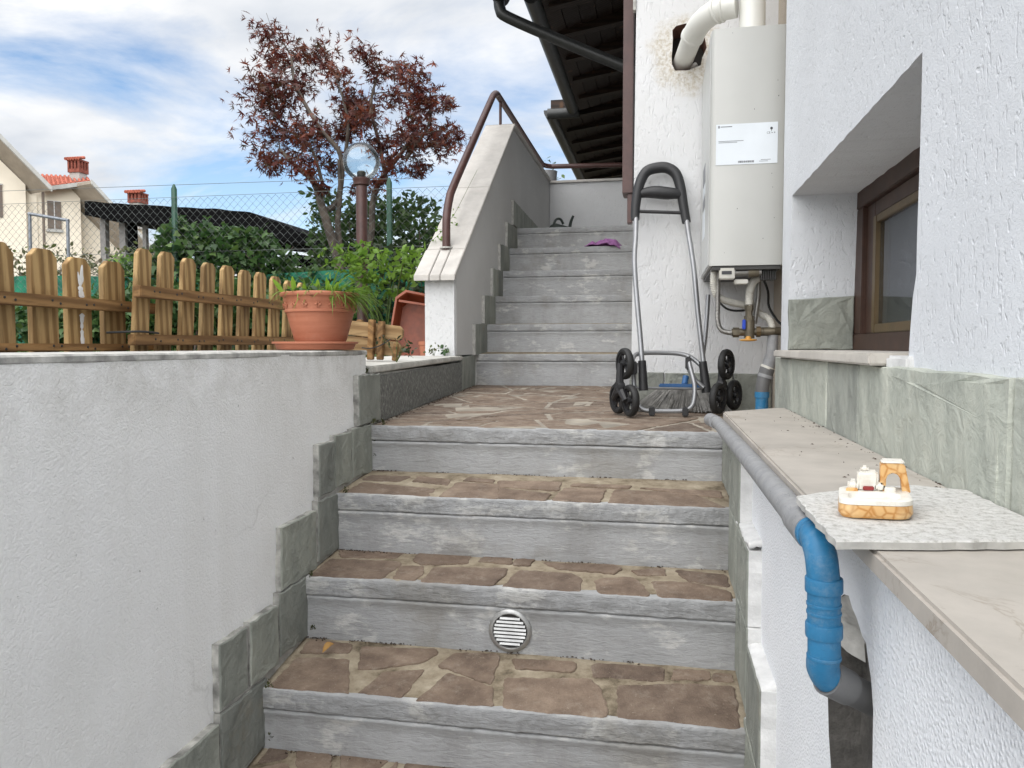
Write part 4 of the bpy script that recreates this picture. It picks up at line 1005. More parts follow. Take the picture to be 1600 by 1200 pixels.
# ------------------------------------------------------------------ vent grille in the second riser
vg = thing('vent_grille', 'round aluminium vent grille set in the grey riser', 'vent')
vc = (-.338, 1.7425, .252)
def vr(prof): return MB().lathe([(r_, -z_) for r_, z_ in prof], vc, 48, 'y')
vr([(.051, -.004), (.051, .002), (.047, .005), (.042, .0052), (.040, .003), (.0395, -.002)]).build('rim', 'aluminium', vg, smooth=True)
vr([(.040, -.001), (.0001, -.001)]).build('backing', 'vent_dark', vg)
for k in range(8):
    z = -.030 + k * .0086; hw = math.sqrt(max(.0385 ** 2 - (z) ** 2, 1e-6))
    vv = []
    for sx in (-1, 1):
        vv += [(vc[0] + sx * hw, vc[1] - .001, vc[2] + z - .003), (vc[0] + sx * hw, vc[1] - .006, vc[2] + z - .0022), (vc[0] + sx * hw, vc[1] - .004, vc[2] + z + .0024), (vc[0] + sx * hw, vc[1] - .001, vc[2] + z + .0030)]
    MB().add(vv, [(0, 1, 5, 4), (1, 2, 6, 5), (2, 3, 7, 6), (0, 3, 2, 1), (4, 5, 6, 7)]).build('slat', 'aluminium', vg)

# ------------------------------------------------------------------ boiler
bo = thing('boiler', 'tall off-white wall boiler with a pale data sheet on its side', 'boiler')
bp = [(.146, 2.87), (.146, 2.414), (.148, 2.407), (.153, 2.402), (.160, 2.400), (.352, 2.400), (.358, 2.403), (.360, 2.41), (.360, 2.87)]
MB().prism(bp, 'z', 1.162, 1.860).build('casing', 'boiler_white', bo, smooth=True)
MB().box(.3605, .374, 2.412, 2.86, 1.17, 1.845).build('back_plate', 'boiler_dark', bo)
MB().box(.1435, .1458, 2.42, 2.864, 1.166, 1.856).build('front_door', 'boiler_side', bo, bevel=0.001)
for z0, z1, m in ((1.46, 1.52, 'grey_print'), (1.42, 1.455, 'label_paper'), (1.38, 1.412, 'grey_print'), (1.28, 1.37, 'label_paper')):
    MB().box(.1428, .1436, 2.62, 2.75, z0, z1).build('sticker', m, bo)
MB().box(.155, .352, 2.405, 2.862, 1.150, 1.1618).build('underside', 'boiler_dark', bo)
MB().box(.176, .222, 2.404, 2.44, 1.122, 1.158).build('control_box', 'white_hose', bo, bevel=0.003)
MB().box(.183, .212, 2.4025, 2.405, 1.136, 1.146).build('control_slot', 'ink', bo)
MB().tube([(.222, 2.43, 1.143), (.30, 2.43, 1.145)], .012, 12).build('pump_tube', 'steel', bo, smooth=True)
MB().tube([(.262, 2.43, 1.143), (.292, 2.43, 1.145)], .016, 12).build('pump_nut', 'brass_old', bo, smooth=True)
MB().box(.222, .262, 2.42, 2.45, 1.108, 1.122).build('terminal_block', 'white_hose', bo, bevel=0.002)
for k in range(9):
    MB().box(.300 + k * .005, .3025 + k * .005, 2.425, 2.46, 1.120, 1.152).build('vent_fin', 'boiler_dark', bo)
lab = MB().box(.161, .337, 2.3985, 2.3998, 1.460, 1.5795).build('data_sheet', 'label_paper', bo)
yl = 2.3982
def ink(x0, x1, z0, z1, m='ink', name='print_line'):
    MB().add([(x0, yl, z0), (x1, yl, z0), (x1, yl, z1), (x0, yl, z1)], [(0, 1, 2, 3)]).build(name, m, lab)
ink(.166, .172, 1.568, 1.5755, 'grey_print'); ink(.174, .207, 1.5705, 1.5735, 'grey_print')
ink(.168, .240, 1.5285, 1.5305, 'grey_print'); ink(.168, .222, 1.5245, 1.5265, 'grey_print')
x = .225; random.seed(3)
while x < .270:
    w_ = random.choice((.0008, .0013, .002)); ink(x, x + w_, 1.4645, 1.4705, 'ink', 'barcode_bar'); x += w_ + random.choice((.0008, .0014))
random.seed(11)
ink(.290, .318, 1.4705, 1.4722, 'grey_print'); ink(.285, .310, 1.4662, 1.4678, 'grey_print')
MB().add([(.319 + .0038 * math.cos(2 * math.pi * k / 20), yl, 1.5615 + .0042 * math.sin(2 * math.pi * k / 20)) for k in range(20)], [tuple(range(20))]).build('flame_mark', 'ink', lab)
ink(.3184, .3196, 1.5525, 1.558)
def text_mesh(name, body, size, loc, mat, parent):
    cu = bpy.data.curves.new(name, 'FONT'); cu.body = body; cu.size = size; cu.extrude = 0.0
    tmp = bpy.data.objects.new(name, cu); col.objects.link(tmp)
    bpy.context.view_layer.update()
    dg = bpy.context.evaluated_depsgraph_get()
    me = bpy.data.meshes.new_from_object(tmp.evaluated_get(dg)); bpy.data.objects.remove(tmp)
    me.transform(Matrix.Rotation(R(90), 4, 'X')); me.transform(Matrix.Translation(loc))
    me.materials.clear(); me.materials.append(M[mat])
    o = bpy.data.objects.new(name, me); col.objects.link(o); o.parent = parent; return o
text_mesh('print_mark', 'CE', 0.0085, (.3055, yl, 1.546), 'ink', lab)
ink(.3185, .3235, 1.5475, 1.5495, 'grey_print'); ink(.3265, .3295, 1.547, 1.551, 'grey_print')
sp = MB()
for (x, z) in ((.205, 1.845), (.335, 1.70), (.338, 1.655), (.325, 1.39), (.331, 1.30), (.30, 1.24), (.19, 1.20), (.322, 1.43), (.27, 1.62), (.225, 1.33)):
    q = random.uniform(.0009, .002); sp.add([(x - q * .6, 2.3993, z - q), (x + q * .5, 2.3993, z - q * .7), (x + q * .4, 2.3993, z + q), (x - q * .5, 2.3993, z + q * .8)], [(0, 1, 2, 3)])
sp.build('chips', 'ink', bo)

# flue
fl_ = thing('flue_pipe', 'off-white flue pipe bending from the boiler top into the wall hole', 'flue')
MB().tube([(.284, 2.62, 1.861), (.284, 2.62, 2.5)], .0405, 28).build('flue_riser', 'flue_white', fl_, smooth=True)
MB().tube([(.235, 2.62, 2.015), (.19, 2.635, 2.015), (.150, 2.665, 2.008), (.122, 2.705, 1.997), (.103, 2.75, 1.980)], .0375, 26, 5).build('flue_elbow', 'flue_white', fl_, smooth=True)
MB().tube([(.103, 2.75, 1.980), (.066, 2.97, 1.945)], .0345, 26).build('flue_spigot', 'flue_white', fl_, smooth=True)
def fring(a, b, r):
    MB().tube([Vector(a), Vector(a).lerp(Vector(b), .3), Vector(a).lerp(Vector(b), .7), b], lambda u: r if .1 < u < .9 else r * .94, 28).build('flue_ring', 'flue_white', fl_, smooth=True)
fring((.105, 2.742, 1.982), (.100, 2.763, 1.977), .040)
fring((.178, 2.640, 2.014), (.170, 2.646, 2.013), .0425)
fring((.196, 2.633, 2.015), (.188, 2.636, 2.015), .0425)
MB().box(.353, .365, 2.60, 2.63, 1.861, 1.89).build('flue_bracket', 'steel', fl_)
MB().tube([(.19, 2.5, 1.8605), (.20, 2.5, 1.872), (.225, 2.52, 1.876)], .006, 8, 3).build('flue_tab', 'flue_white', fl_, smooth=True)

# ------------------------------------------------------------------ pipes under the boiler
def corrugated(mb, pts, r, amp, pitch, sides=12, k=6):
    pts = catmull([Vector(p) for p in pts], k * 3)
    L = [0]
    for a, b in zip(pts, pts[1:]): L.append(L[-1] + (b - a).length)
    n = max(4, int(L[-1] / (pitch / 4))); out = []
    j = 0
    for i in range(n + 1):
        s_ = L[-1] * i / n
        while j < len(L) - 2 and L[j + 1] < s_: j += 1
        out.append(pts[j].lerp(pts[j + 1], (s_ - L[j]) / max(1e-9, L[j + 1] - L[j])))
    return mb.tube(out, lambda u: r + amp * math.sin(2 * math.pi * u * n / 4), sides)
o = corrugated(MB(), [(.165, 2.47, 1.155), (.164, 2.47, 1.11), (.175, 2.48, 1.078), (.205, 2.50, 1.062), (.255, 2.53, 1.052), (.30, 2.56, 1.045)], .0105, .0012, .005).build('drain_hose', 'white_hose', None, smooth='full')
tag(o, 'grey beige corrugated hose looping under the boiler left side', 'hose')
gv = thing('gas_valve', 'old brass gas valve with orange tap and braided steel hoses under the boiler', 'valve')
corrugated(MB(), [(.177, 2.47, 1.155), (.177, 2.47, 1.05), (.178, 2.475, 1.0), (.188, 2.48, .972), (.21, 2.485, .963), (.232, 2.49, .962)], .0075, .0012, .0042).build('steel_hose', 'steel', gv, smooth='full')
corrugated(MB(), [(.30, 2.50, 1.15), (.301, 2.50, 1.08), (.296, 2.50, 1.03), (.291, 2.50, .99)], .008, .0012, .0042).build('steel_hose', 'steel', gv, smooth='full')
MB().tube([(.33, 2.49, 1.138), (.305, 2.485, 1.134), (.283, 2.48, 1.118), (.273, 2.48, 1.09)], .0125, 14, 4).build('white_bend', 'white_hose', gv, smooth=True)
corrugated(MB(), [(.273, 2.48, 1.092), (.272, 2.48, 1.07), (.272, 2.48, 1.045)], .0115, .0013, .005).build('white_sleeve', 'white_hose', gv, smooth='full')
for z0, z1, r_ in ((1.030, 1.048, .0135), (1.012, 1.030, .011), (.998, 1.014, .015)):
    MB().tube([(.272, 2.48, z0), (.272, 2.48, z1)], r_, 6).build('hex_nut', 'brass_old', gv)
MB().tube([(.274, 2.48, 1.0), (.274, 2.482, .945)], .0155, 16).build('valve_body', 'brass_old', gv, smooth=True)
MB().tube([(.222, 2.488, .963), (.35, 2.488, .966)], .0115, 14).build('valve_arm', 'brass_old', gv, smooth=True)
MB().tube([(.225, 2.488, .963), (.244, 2.488, .963)], .0155, 6).build('hex_nut', 'brass_old', gv)
MB().tube([(.295, 2.488, .965), (.308, 2.488, .965)], .0165, 8).build('brass_ring', 'gold_trim', gv)
MB().tube([(.31, 2.488, .965), (.402, 2.53, .968)], .0135, 12).build('wall_pipe', 'brass_old', gv, smooth=True)
MB().box(.251, .261, 2.462, 2.472, .972, 1.002).build('blue_lever', 'tap_blue', gv, bevel=0.002)
MB().lathe([(.006, .012), (.010, .004), (.026, .002), (.027, -.001), (.020, -.003), (.006, -.004)], (.270, 2.47, .939), 14).build('orange_tap', 'tap_yellow', gv, smooth=True)
cp = thing('condensate_pipe', 'white hose feeding a grey reducer and blue pipe beside the house corner', 'pipe')
corrugated(MB(), [(.285, 2.56, 1.062), (0.291, 2.55, 1.043), (0.313, 2.54, 1.022), (0.334, 2.52, 1.008), (0.344, 2.51, .985), (0.345, 2.505, .95), (0.345, 2.50, .93)], .0105, .0009, .006).build('white_hose', 'white_hose', cp, smooth='full')
MB().tube([(0.347, 2.50, .955), (0.345, 2.50, .90), (0.333, 2.50, .853)], lambda u: .016 + .004 * u, 18).build('grey_reducer', 'grey_plastic', cp, smooth=True)
MB().tube([(0.334, 2.50, .857), (0.331, 2.50, .850)], .0225, 18).build('white_clip', 'white_hose', cp, smooth=True)
MB().tube([(0.332, 2.50, .852), (0.325, 2.50, .826), (0.319, 2.50, .80), (0.317, 2.50, .765)], lambda u: .0225 - .002 * u, 18, 4).build('grey_elbow', 'grey_plastic_dark', cp, smooth=True)
MB().tube([(0.328, 2.50, .832), (0.325, 2.50, .822)], .0245, 18).build('grey_ring', 'grey_plastic', cp, smooth=True)
MB().tube([(0.317, 2.50, .775), (0.317, 2.50, .680)], .0195, 18).build('blue_pipe', 'blue_plastic', cp, smooth=True)
MB().tube([(0.317, 2.50, .778), (0.317, 2.50, .760)], .0222, 18).build('blue_collar', 'blue_plastic', cp, smooth=True)
bc = MB().tube([(.17, 2.55, 1.15), (.18, 2.56, 1.08), (.205, 2.56, 1.045), (.235, 2.56, 1.034), (.28, 2.57, 1.036)], .0035, 8, 5).build('power_cable', 'cable_black', None, smooth=True)
tag(bc, 'thin black cable sagging behind the hoses under the boiler', 'cable')
bc = MB().tube([(.32, 2.60, 1.155), (.345, 2.62, 1.10), (.352, 2.64, 1.05), (.375, 2.62, 1.005), (.39, 2.6, .985), (.392, 2.58, .955)], .004, 8, 5).build('power_cable', 'cable_black', None, smooth=True)
tag(bc, 'black cable hanging against the bare render beside the house corner', 'cable')

# ------------------------------------------------------------------ stair-climbing cart
ct = thing('shopping_cart_frame', 'folded grey tube stair-climber cart frame leaning on the white pier wall', 'cart')
MB().tube([(-.086, 2.815, 1.395), (-.085, 2.77, 1.31), (-.087, 2.715, 1.225), (-.080, 2.68, 1.12), (-.062, 2.63, .94), (-.054, 2.602, .84)], .0088, 14, 5).build('handle_tube', 'cart_tube', ct, smooth=True)
MB().tube([(.090, 2.822, 1.38), (.097, 2.79, 1.32), (.115, 2.745, 1.19), (.130, 2.72, 1.03), (.147, 2.70, .88), (.152, 2.692, .83)], .0088, 14, 5).build('handle_tube', 'cart_tube', ct, smooth=True)
MB().tube([(.168, 2.80, 1.10), (.160, 2.765, .98), (.148, 2.735, .88)], .0075, 12, 4).build('brace_tube', 'cart_tube', ct, smooth=True)
# D-shaped handle
hp = [(-.089, 2.812, 1.372), (-.087, 2.818, 1.43), (-.075, 2.826, 1.50), (-.052, 2.833, 1.545), (-.015, 2.838, 1.559), (.022, 2.838, 1.557), (.052, 2.835, 1.535), (.068, 2.830, 1.49), (.080, 2.824, 1.42), (.091, 2.818, 1.358)]
MB().tube(hp, lambda u: .0155 + .004 * math.sin(u * math.pi), 14, 6).build('grip_arch', 'cart_plastic', ct, smooth=True)
MB().tube([(-.080, 2.825, 1.465), (-.05, 2.825, 1.470), (-.02, 2.822, 1.470), (.02, 2.822, 1.465), (.05, 2.822, 1.462), (.072, 2.824, 1.455)], lambda u: .013 + .010 * math.sin(math.pi * min(1, max(0, u))) ** 1.0, 14, 5).build('grip_bar', 'cart_plastic', ct, smooth=True)
MB().tube([(-.082, 2.815, 1.403), (.083, 2.820, 1.393)], .0062, 8).build('cross_bar', 'cart_plastic', ct, smooth=True)
# sockets at the foot of the tubes
MB().tube([(-.056, 2.605, .872), (-.050, 2.598, .772)], lambda u: .0135 if u < .5 else .0155, 10).build('tube_socket', 'cart_plastic', ct, smooth=True)
MB().tube([(.146, 2.697, .868), (.160, 2.69, .762)], lambda u: .0135 if u < .5 else .0165, 10).build('tube_socket', 'cart_plastic', ct, smooth=True)
# folded foot loop
lp = [(-.088, 2.62, .868), (-.084, 2.66, .885), (-.06, 2.69, .896), (.02, 2.71, .897), (.075, 2.715, .893), (.11, 2.71, .88), (.140, 2.70, .855)]
MB().tube(lp, .0078, 12, 5).build('loop_tube', 'cart_tube', ct, smooth=True)
lp = [(-.085, 2.63, .87), (-.083, 2.625, .80), (-.075, 2.612, .745), (-.062, 2.60, .718), (-.040, 2.595, .706), (.02, 2.60, .704), (.08, 2.605, .706), (.105, 2.612, .716), (.116, 2.625, .74), (.118, 2.645, .79), (.104, 2.675, .85), (.098, 2.69, .885)]
MB().tube(lp, .0078, 12, 5).build('loop_tube', 'cart_tube', ct, smooth=True)
MB().tube([(-.12, 2.595, .781), (.225, 2.712, .773)], .0042, 8).build('axle', 'cart_tube', ct, smooth=True)
MB().tube([(.098, 2.69, .845), (.118, 2.68, .81), (.15, 2.675, .78)], .0075, 10, 4).build('link_tube', 'cart_tube', ct, smooth=True)
for x in (-.022, .087):
    MB().box(x - .010, x + .010, 2.583, 2.615, .689, .717).build('foot_clip', 'cart_plastic', ct, bevel=0.003)
MB().box(.088, .108, 2.675, 2.70, .84, .885).build('hinge_block', 'cart_plastic', ct, bevel=0.004)
MB().box(-.095, -.070, 2.60, 2.625, .825, .868).build('hinge_block', 'cart_plastic', ct, bevel=0.004)
def wheel(c, ax, r=.053, wd=.011):
    c = Vector(c); ax = Vector(ax).normalized(); rot = Vector((0, 0, 1)).rotation_difference(ax).to_matrix().to_4x4(); mt = Matrix.Translation(c) @ rot
    def put(mb, name, mat, par):
        o = mb.build(name, mat, par, smooth=True); o.data.transform(mt); return o
    ty = put(MB().lathe([(r * .74, -wd), (r * .90, -wd), (r * .97, -wd * .7), (r, 0), (r * .97, wd * .7), (r * .90, wd), (r * .74, wd), (r * .74, -wd)], (0, 0, 0), 30), 'wheel', 'tyre_rubber', ct)
    mb = MB(); mb.lathe([(r * .62, -wd * .6), (r * .75, -wd * .7), (r * .75, wd * .7), (r * .62, wd * .6), (r * .62, -wd * .6)], (0, 0, 0), 24)
    mb.lathe([(.0001, -wd * 1.1), (r * .2, -wd * 1.1), (r * .24, 0), (r * .2, wd * 1.1), (.0001, wd * 1.1)], (0, 0, 0), 14)
    for k in range(6):
        a = k * math.pi / 3; q = Vector((math.cos(a), math.sin(a), 0)); mb.tube([q * r * .15, q * r * .66], r * .075, 6)
    put(mb, 'rim', 'cart_plastic', ty)
def trio(cs, ax, side):
    ax = Vector(ax).normalized(); cs = [Vector(c) for c in cs]; hub = (cs[0] + cs[1] + cs[2]) / 3 + ax * side * .017
    for c in cs: wheel(c, ax)
    mb = MB()
    for c in cs:
        d = (c + ax * side * .017) - hub
        mb.tube([hub - d * .05, hub + d * .6, hub + d * 1.02], lambda u: .0145 - .005 * u, 8)
    mb.lathe([(.0001, -.012), (.02, -.012), (.022, 0), (.02, .012), (.0001, .012)], (0, 0, 0), 16)
    n0 = 16 * 5
    rot = Vector((0, 0, 1)).rotation_difference(ax).to_matrix().to_4x4(); mt = Matrix.Translation(hub) @ rot
    for i in range(len(mb.v) - n0, len(mb.v)): mb.v[i] = tuple(mt @ Vector(mb.v[i]))
    mb.build('star_bracket', 'cart_plastic', ct, smooth=True)
trio([(-.112, 2.578, .862), (-.135, 2.617, .744), (-.092, 2.54, .7425)], (-.88, -.47, 0), 1)
trio([(.226, 2.715, .858), (.196, 2.655, .745), (.258, 2.775, .750)], (-.88, .47, 0), 1)

# ------------------------------------------------------------------ broom head
br_ = thing('broom_head', 'blue backed broom head with grey bristles lying behind the cart', 'broom')
MB().box(.0, .175, 2.775, 2.812, .772, .786).build('broom_back', 'broom_blue', br_, bevel=0.004)
MB().tube([(.09, 2.80, .783), (.095, 2.815, .812)], .011, 10).build('handle_socket', 'broom_blue', br_, smooth=True)
mb = MB()
for k in range(900):
    u = random.random(); x0 = .002 + .170 * u; y0 = 2.778 + .03 * random.random()
    x1 = x0 + (u - .6) * .16 + random.gauss(0, .008); y1 = y0 - .055 + random.gauss(0, .016); z1 = .6915 + abs(random.gauss(0, .006))
    mb.tube([(x0, y0, .773), ((x0 + x1) / 2 + .004 * (u - .5), (y0 + y1) / 2 + .006, .735), (x1, y1, z1)], .0011, 3, cap=False)
stuff(mb.build('bristles', 'bristle', br_))

# ------------------------------------------------------------------ cloth and clog on the upper stairs
n, m_ = 40, 16; vv = []
for i in range(n + 1):
    for j in range(m_ + 1):
        u, v_ = i / n, j / m_
        x = -.487 + .235 * u + .01 * math.sin(v_ * 6); y = 5.045 + .085 * v_ + .02 * math.sin(u * 7)
        h = .012 + .022 * abs(math.sin(u * 8.5 + v_ * 2.2)) * (0.4 + .6 * math.sin(math.pi * v_)) + .022 * math.exp(-((u - .62) / .12) ** 2) * math.sin(math.pi * v_) + .008 * noise.noise((u * 9, v_ * 6, 1))
        h *= min(1, 6 * u, 6 * (1 - u)) * (.25 + .75 * math.sin(math.pi * min(1, v_ + .12)) if v_ < .9 else .1)
        dr = -.02 * max(0, (u - .62) / .3) * max(0, 1 - v_ * 6) if u > .6 else 0
        vv.append((x, y - (.012 if v_ < .08 and u > .6 else 0), 1.5745 + h * 1.15 + dr))
o = MB().add(vv, [(i * (m_ + 1) + j, (i + 1) * (m_ + 1) + j, (i + 1) * (m_ + 1) + j + 1, i * (m_ + 1) + j + 1) for i in range(n) for j in range(m_)]).build('cleaning_cloth', 'cloth_purple', None, smooth='full')
sm = o.modifiers.new('thick', 'SOLIDIFY'); sm.thickness = .004
tag(o, 'crumpled purple cloth dropped on an upper step', 'cloth')
cg = thing('garden_clog', 'dark clog lying on the top landing near the parapet', 'shoe')
rings = []
for u, w_, h0, h1 in ((0, .012, .02, .03), (.08, .028, .008, .05), (.3, .042, .002, .062), (.55, .044, .0, .05), (.8, .036, .0, .04), (.95, .022, .004, .03), (1, .008, .01, .022)):
    rings.append([(-.80 + .17 * u, 5.62 + .05 * u + w_ * math.cos(a), 1.757 + (h0 + h1) / 2 + (h1 - h0) / 2 * math.sin(a)) for a in [2 * math.pi * k / 14 for k in range(14)]])
mb = MB(); mb.add([p for r_ in rings for p in r_], [(j * 14 + i, j * 14 + (i + 1) % 14, (j + 1) * 14 + (i + 1) % 14, (j + 1) * 14 + i) for j in range(6) for i in range(14)] + [tuple(range(14)), tuple(range(6 * 14, 7 * 14))])
mb.build('sole', 'shoe_dark', cg, smooth='full')
MB().tube([(-.765, 5.60, 1.80), (-.75, 5.63, 1.845), (-.72, 5.65, 1.85), (-.70, 5.66, 1.815)], .009, 8, 5).build('strap', 'shoe_dark', cg, smooth=True)
MB().tube([(-.655, 5.66, 1.775), (-.645, 5.665, 1.83), (-.628, 5.67, 1.875)], lambda u: .013 - .004 * u, 8, 5).build('heel_tab', 'shoe_dark', cg, smooth=True)

# dry leaf and twig on the first step
def curl_leaf(name, c, L, W_, rot, mat, label, tilt=(0, 0)):
    vv = []; n = 10
    for i in range(n + 1):
        u = i / n; w_ = W_ * math.sin(math.pi * u) ** .8 * (1 - .3 * u)
        vv += [(L * (u - .5), -w_, w_ * .6 + .010 * math.sin(u * 3)), (L * (u - .5), 0, .010 * math.sin(u * 3)), (L * (u - .5), w_, w_ * .7 + .010 * math.sin(u * 3))]
    ff = [(i * 3 + j, i * 3 + 3 + j, i * 3 + 4 + j, i * 3 + 1 + j) for i in range(n) for j in range(2)]
    o = MB().add(vv, ff).build(name, mat, None, smooth='full'); o.location = c; o.rotation_euler = (tilt[0], tilt[1], rot)
    return tag(o, label, 'leaf')
curl_leaf('dry_leaf', (-.765, 1.678, .202), .036, .009, R(60), 'leaf_dry', 'small yellow dry leaf on the step by the left slate', (R(20), R(-15)))

# ------------------------------------------------------------------ picket fence on the wall top
def picket_panel(label, xs, ys, ztops, zbot, lean, rails, cut=.14, th=.015):
    f = thing('picket_fence', label, 'fence', group=None)
    for (y0, y1), zt in zip(ys, ztops):
        y1 -= (y1 - y0) * cut; w_ = y1 - y0; c_ = w_ * .24
        poly = [(y0 - lean, zbot), (y1 - lean, zbot), (y1, zt - c_), (y1 - c_, zt), (y0 + c_, zt), (y0, zt - c_)]
        MB().prism(poly, 'x', xs - th, xs).build('picket', 'picket_wood', f, bevel=0.0012)
    for (ya, yb, z0, z1, dz) in rails:
        MB().add([(xs + .0012, ya, z0), (xs + .0235, ya, z0), (xs + .0235, yb, z0 + dz), (xs + .0012, yb, z0 + dz), (xs + .0012, ya, z1), (xs + .0235, ya, z1), (xs + .0235, yb, z1 + dz), (xs + .0012, yb, z1 + dz)],
                 [(3, 2, 1, 0), (4, 5, 6, 7), (0, 1, 5, 4), (1, 2, 6, 5), (2, 3, 7, 6), (3, 0, 4, 7)]).build('rail', 'rail_wood', f, bevel=0.002)
        for (y0, y1) in ys:
            for q in (.35, .62):
                y = y0 + (y1 - y0) * q; z = (z0 + z1) / 2 + dz * (y - ya) / (yb - ya) + random.uniform(-.004, .004)
                if ya < y < yb: MB().lathe([(.0001, .0012), (.0026, .001), (.003, 0)], (xs + .0237, y, z), 8, 'x').build('nail', 'cable_black', f)
    return f
pf = picket_panel('left picket fence panel nearest the picture edge, one picket smeared with white', -1.345,
    [(1.08, 1.165), (1.20, 1.29), (1.325, 1.425), (1.457, 1.543), (1.560, 1.648), (1.678, 1.768)], [1.135, 1.135, 1.137, 1.136, 1.128, 1.132], .862, 0.0,
    [(1.0, 1.865, 1.005, 1.032, .002), (1.0, 1.86, .909, .926, 0)])
st = MB()
for (ya, yb, za, zb, w0, w1) in [(1.606, 1.600, 1.112, 1.062, .006, .009), (1.592, 1.598, 1.095, 1.06, .003, .006), (1.598, 1.603, 1.062, 1.034, .012, .012), (1.602, 1.600, .998, .96, .009, .006), (1.600, 1.602, .96, .915, .006, .010)]:
    vv = []
    for i in range(9):
        u = i / 8; w_ = (w0 + (w1 - w0) * u) * (.75 + .5 * noise.noise((u * 4, za * 30, 1))) * min(1, .35 + 5 * u, .35 + 5 * (1 - u)); y = ya + (yb - ya) * u; z = za + (zb - za) * u
        vv += [(-1.3440, y - w_, z), (-1.3428, y, z), (-1.3440, y + w_, z)]
    st.add(vv, [(i * 3 + j, i * 3 + 3 + j, i * 3 + 4 + j, i * 3 + 1 + j) for i in range(8) for j in range(2)])
o = st.build('white_smear', 'white_edge', pf, smooth='full'); o['label'] = 'white filler smear down the face of one picket'
p2y = [(1.715, 1.792), (1.806, 1.886), (1.902, 1.984), (1.998, 2.081), (2.096, 2.183), (2.196, 2.279), (2.292, 2.378), (2.392, 2.476), (2.49, 2.57), (2.59, 2.67)]
picket_panel('right picket fence panel leaning behind the terracotta pot', -1.275, p2y, [1.165, 1.168, 1.162, 1.16, 1.162, 1.158, 1.16, 1.156, 1.15, 1.15], .858, .028,
    [(1.690, 2.72, 1.040, 1.070, .006), (1.665, 2.70, .922, .949, .004)], .30, .013)
o = MB().tube([(-1.322, 1.655, .953), (-1.25, 1.68, .956), (-1.249, 1.75, .953)], .0028, 6, 4).build('cable_tie', 'cable_black', None, smooth=True)
tag(o, 'black strap tying the two picket fence panels together', 'strap')

# ------------------------------------------------------------------ leaf helpers
MAPLE = ([(0, 0, 0), (.10, .20, .02), (.0, 1.0, -.06), (-.10, .20, .02), (.55, .62, -.05), (.28, .16, .02), (-.55, .62, -.05), (-.28, .16, .02), (.75, .10, -.07), (.22, -.02, 0), (-.75, .10, -.07), (-.22, -.02, 0)],
         [(0, 1, 2), (0, 2, 3), (0, 5, 4), (0, 4, 1), (0, 6, 7), (0, 3, 6), (0, 9, 8), (0, 8, 5), (0, 10, 11), (0, 7, 10)])
OVAL = ([(0, 0, 0), (.22, .28, .05), (.26, .6, .04), (0, 1.0, -.08), (-.26, .6, .04), (-.22, .28, .05), (0, .5, -.02)],
        [(0, 1, 6), (1, 2, 6), (2, 3, 6), (3, 4, 6), (4, 5, 6), (5, 0, 6)])
IVY = ([(0, 0, 0), (.42, -.05, -.05), (.40, .32, 0), (.22, .45, .02), (0, .95, -.08), (-.22, .45, .02), (-.40, .32, 0), (-.42, -.05, -.05)],
       [(0, 1, 2), (0, 2, 3), (0, 3, 4), (0, 4, 5), (0, 5, 6), (0, 6, 7)])
def leaves(name, mat, parent, pos, size, tmpl, droop=0.35, up=0.0, jit=.35):
    pos = np.asarray(pos, float); n = len(pos)
    tv = np.array(tmpl[0], float); tf = np.array(tmpl[1], int); k = len(tv)
    # leaf frame: normal mostly up and outward, tip hanging
    nz = np.random.normal(0, 1, (n, 3)) * .75; nz[:, 2] += .55; nz /= np.linalg.norm(nz, axis=1)[:, None]
    d = np.random.normal(0, 1, (n, 3)); d[:, 2] -= droop; d[:, 2] += up
    d -= nz * (d * nz).sum(1)[:, None]; d /= np.linalg.norm(d, axis=1)[:, None]
    x = np.cross(d, nz); s = size * (1 + np.random.uniform(-jit, jit, n))
    V = pos[:, None, :] + s[:, None, None] * (tv[None, :, 0, None] * x[:, None, :] + tv[None, :, 1, None] * d[:, None, :] + tv[None, :, 2, None] * nz[:, None, :])
    F = (tf[None] + (np.arange(n) * k)[:, None, None]).reshape(-1, 3)
    me = bpy.data.meshes.new(name); me.vertices.add(n * k); me.vertices.foreach_set('co', V.reshape(-1))
    m = len(F); me.loops.add(m * 3); me.polygons.add(m)
    me.loops.foreach_set('vertex_index', F.reshape(-1).astype(np.int32)); me.polygons.foreach_set('loop_start', np.arange(0, m * 3, 3, dtype=np.int32))
    me.update(calc_edges=True); me.materials.append(M[mat]); me.validate()
    o = bpy.data.objects.new(name, me); col.objects.link(o)
    if parent is not None: o.parent = parent
    return o
def blob_points(blobs, per, shell=.55, gap=None):
    out = []
    for (x, y, z, rx, ry, rz) in blobs:
        n = max(3, int(per * (rx * ry * rz) ** (2 / 3) * 100))
        for _ in range(n):
            v = np.random.normal(0, 1, 3); v /= np.linalg.norm(v); r = random.uniform(shell, 1.06)
            p = (x + v[0] * rx * r, y + v[1] * ry * r, z + v[2] * rz * r)
            if gap and noise.noise((p[0] * gap, p[1] * gap, p[2] * gap)) < -.12: continue
            out.append(p)
    return out

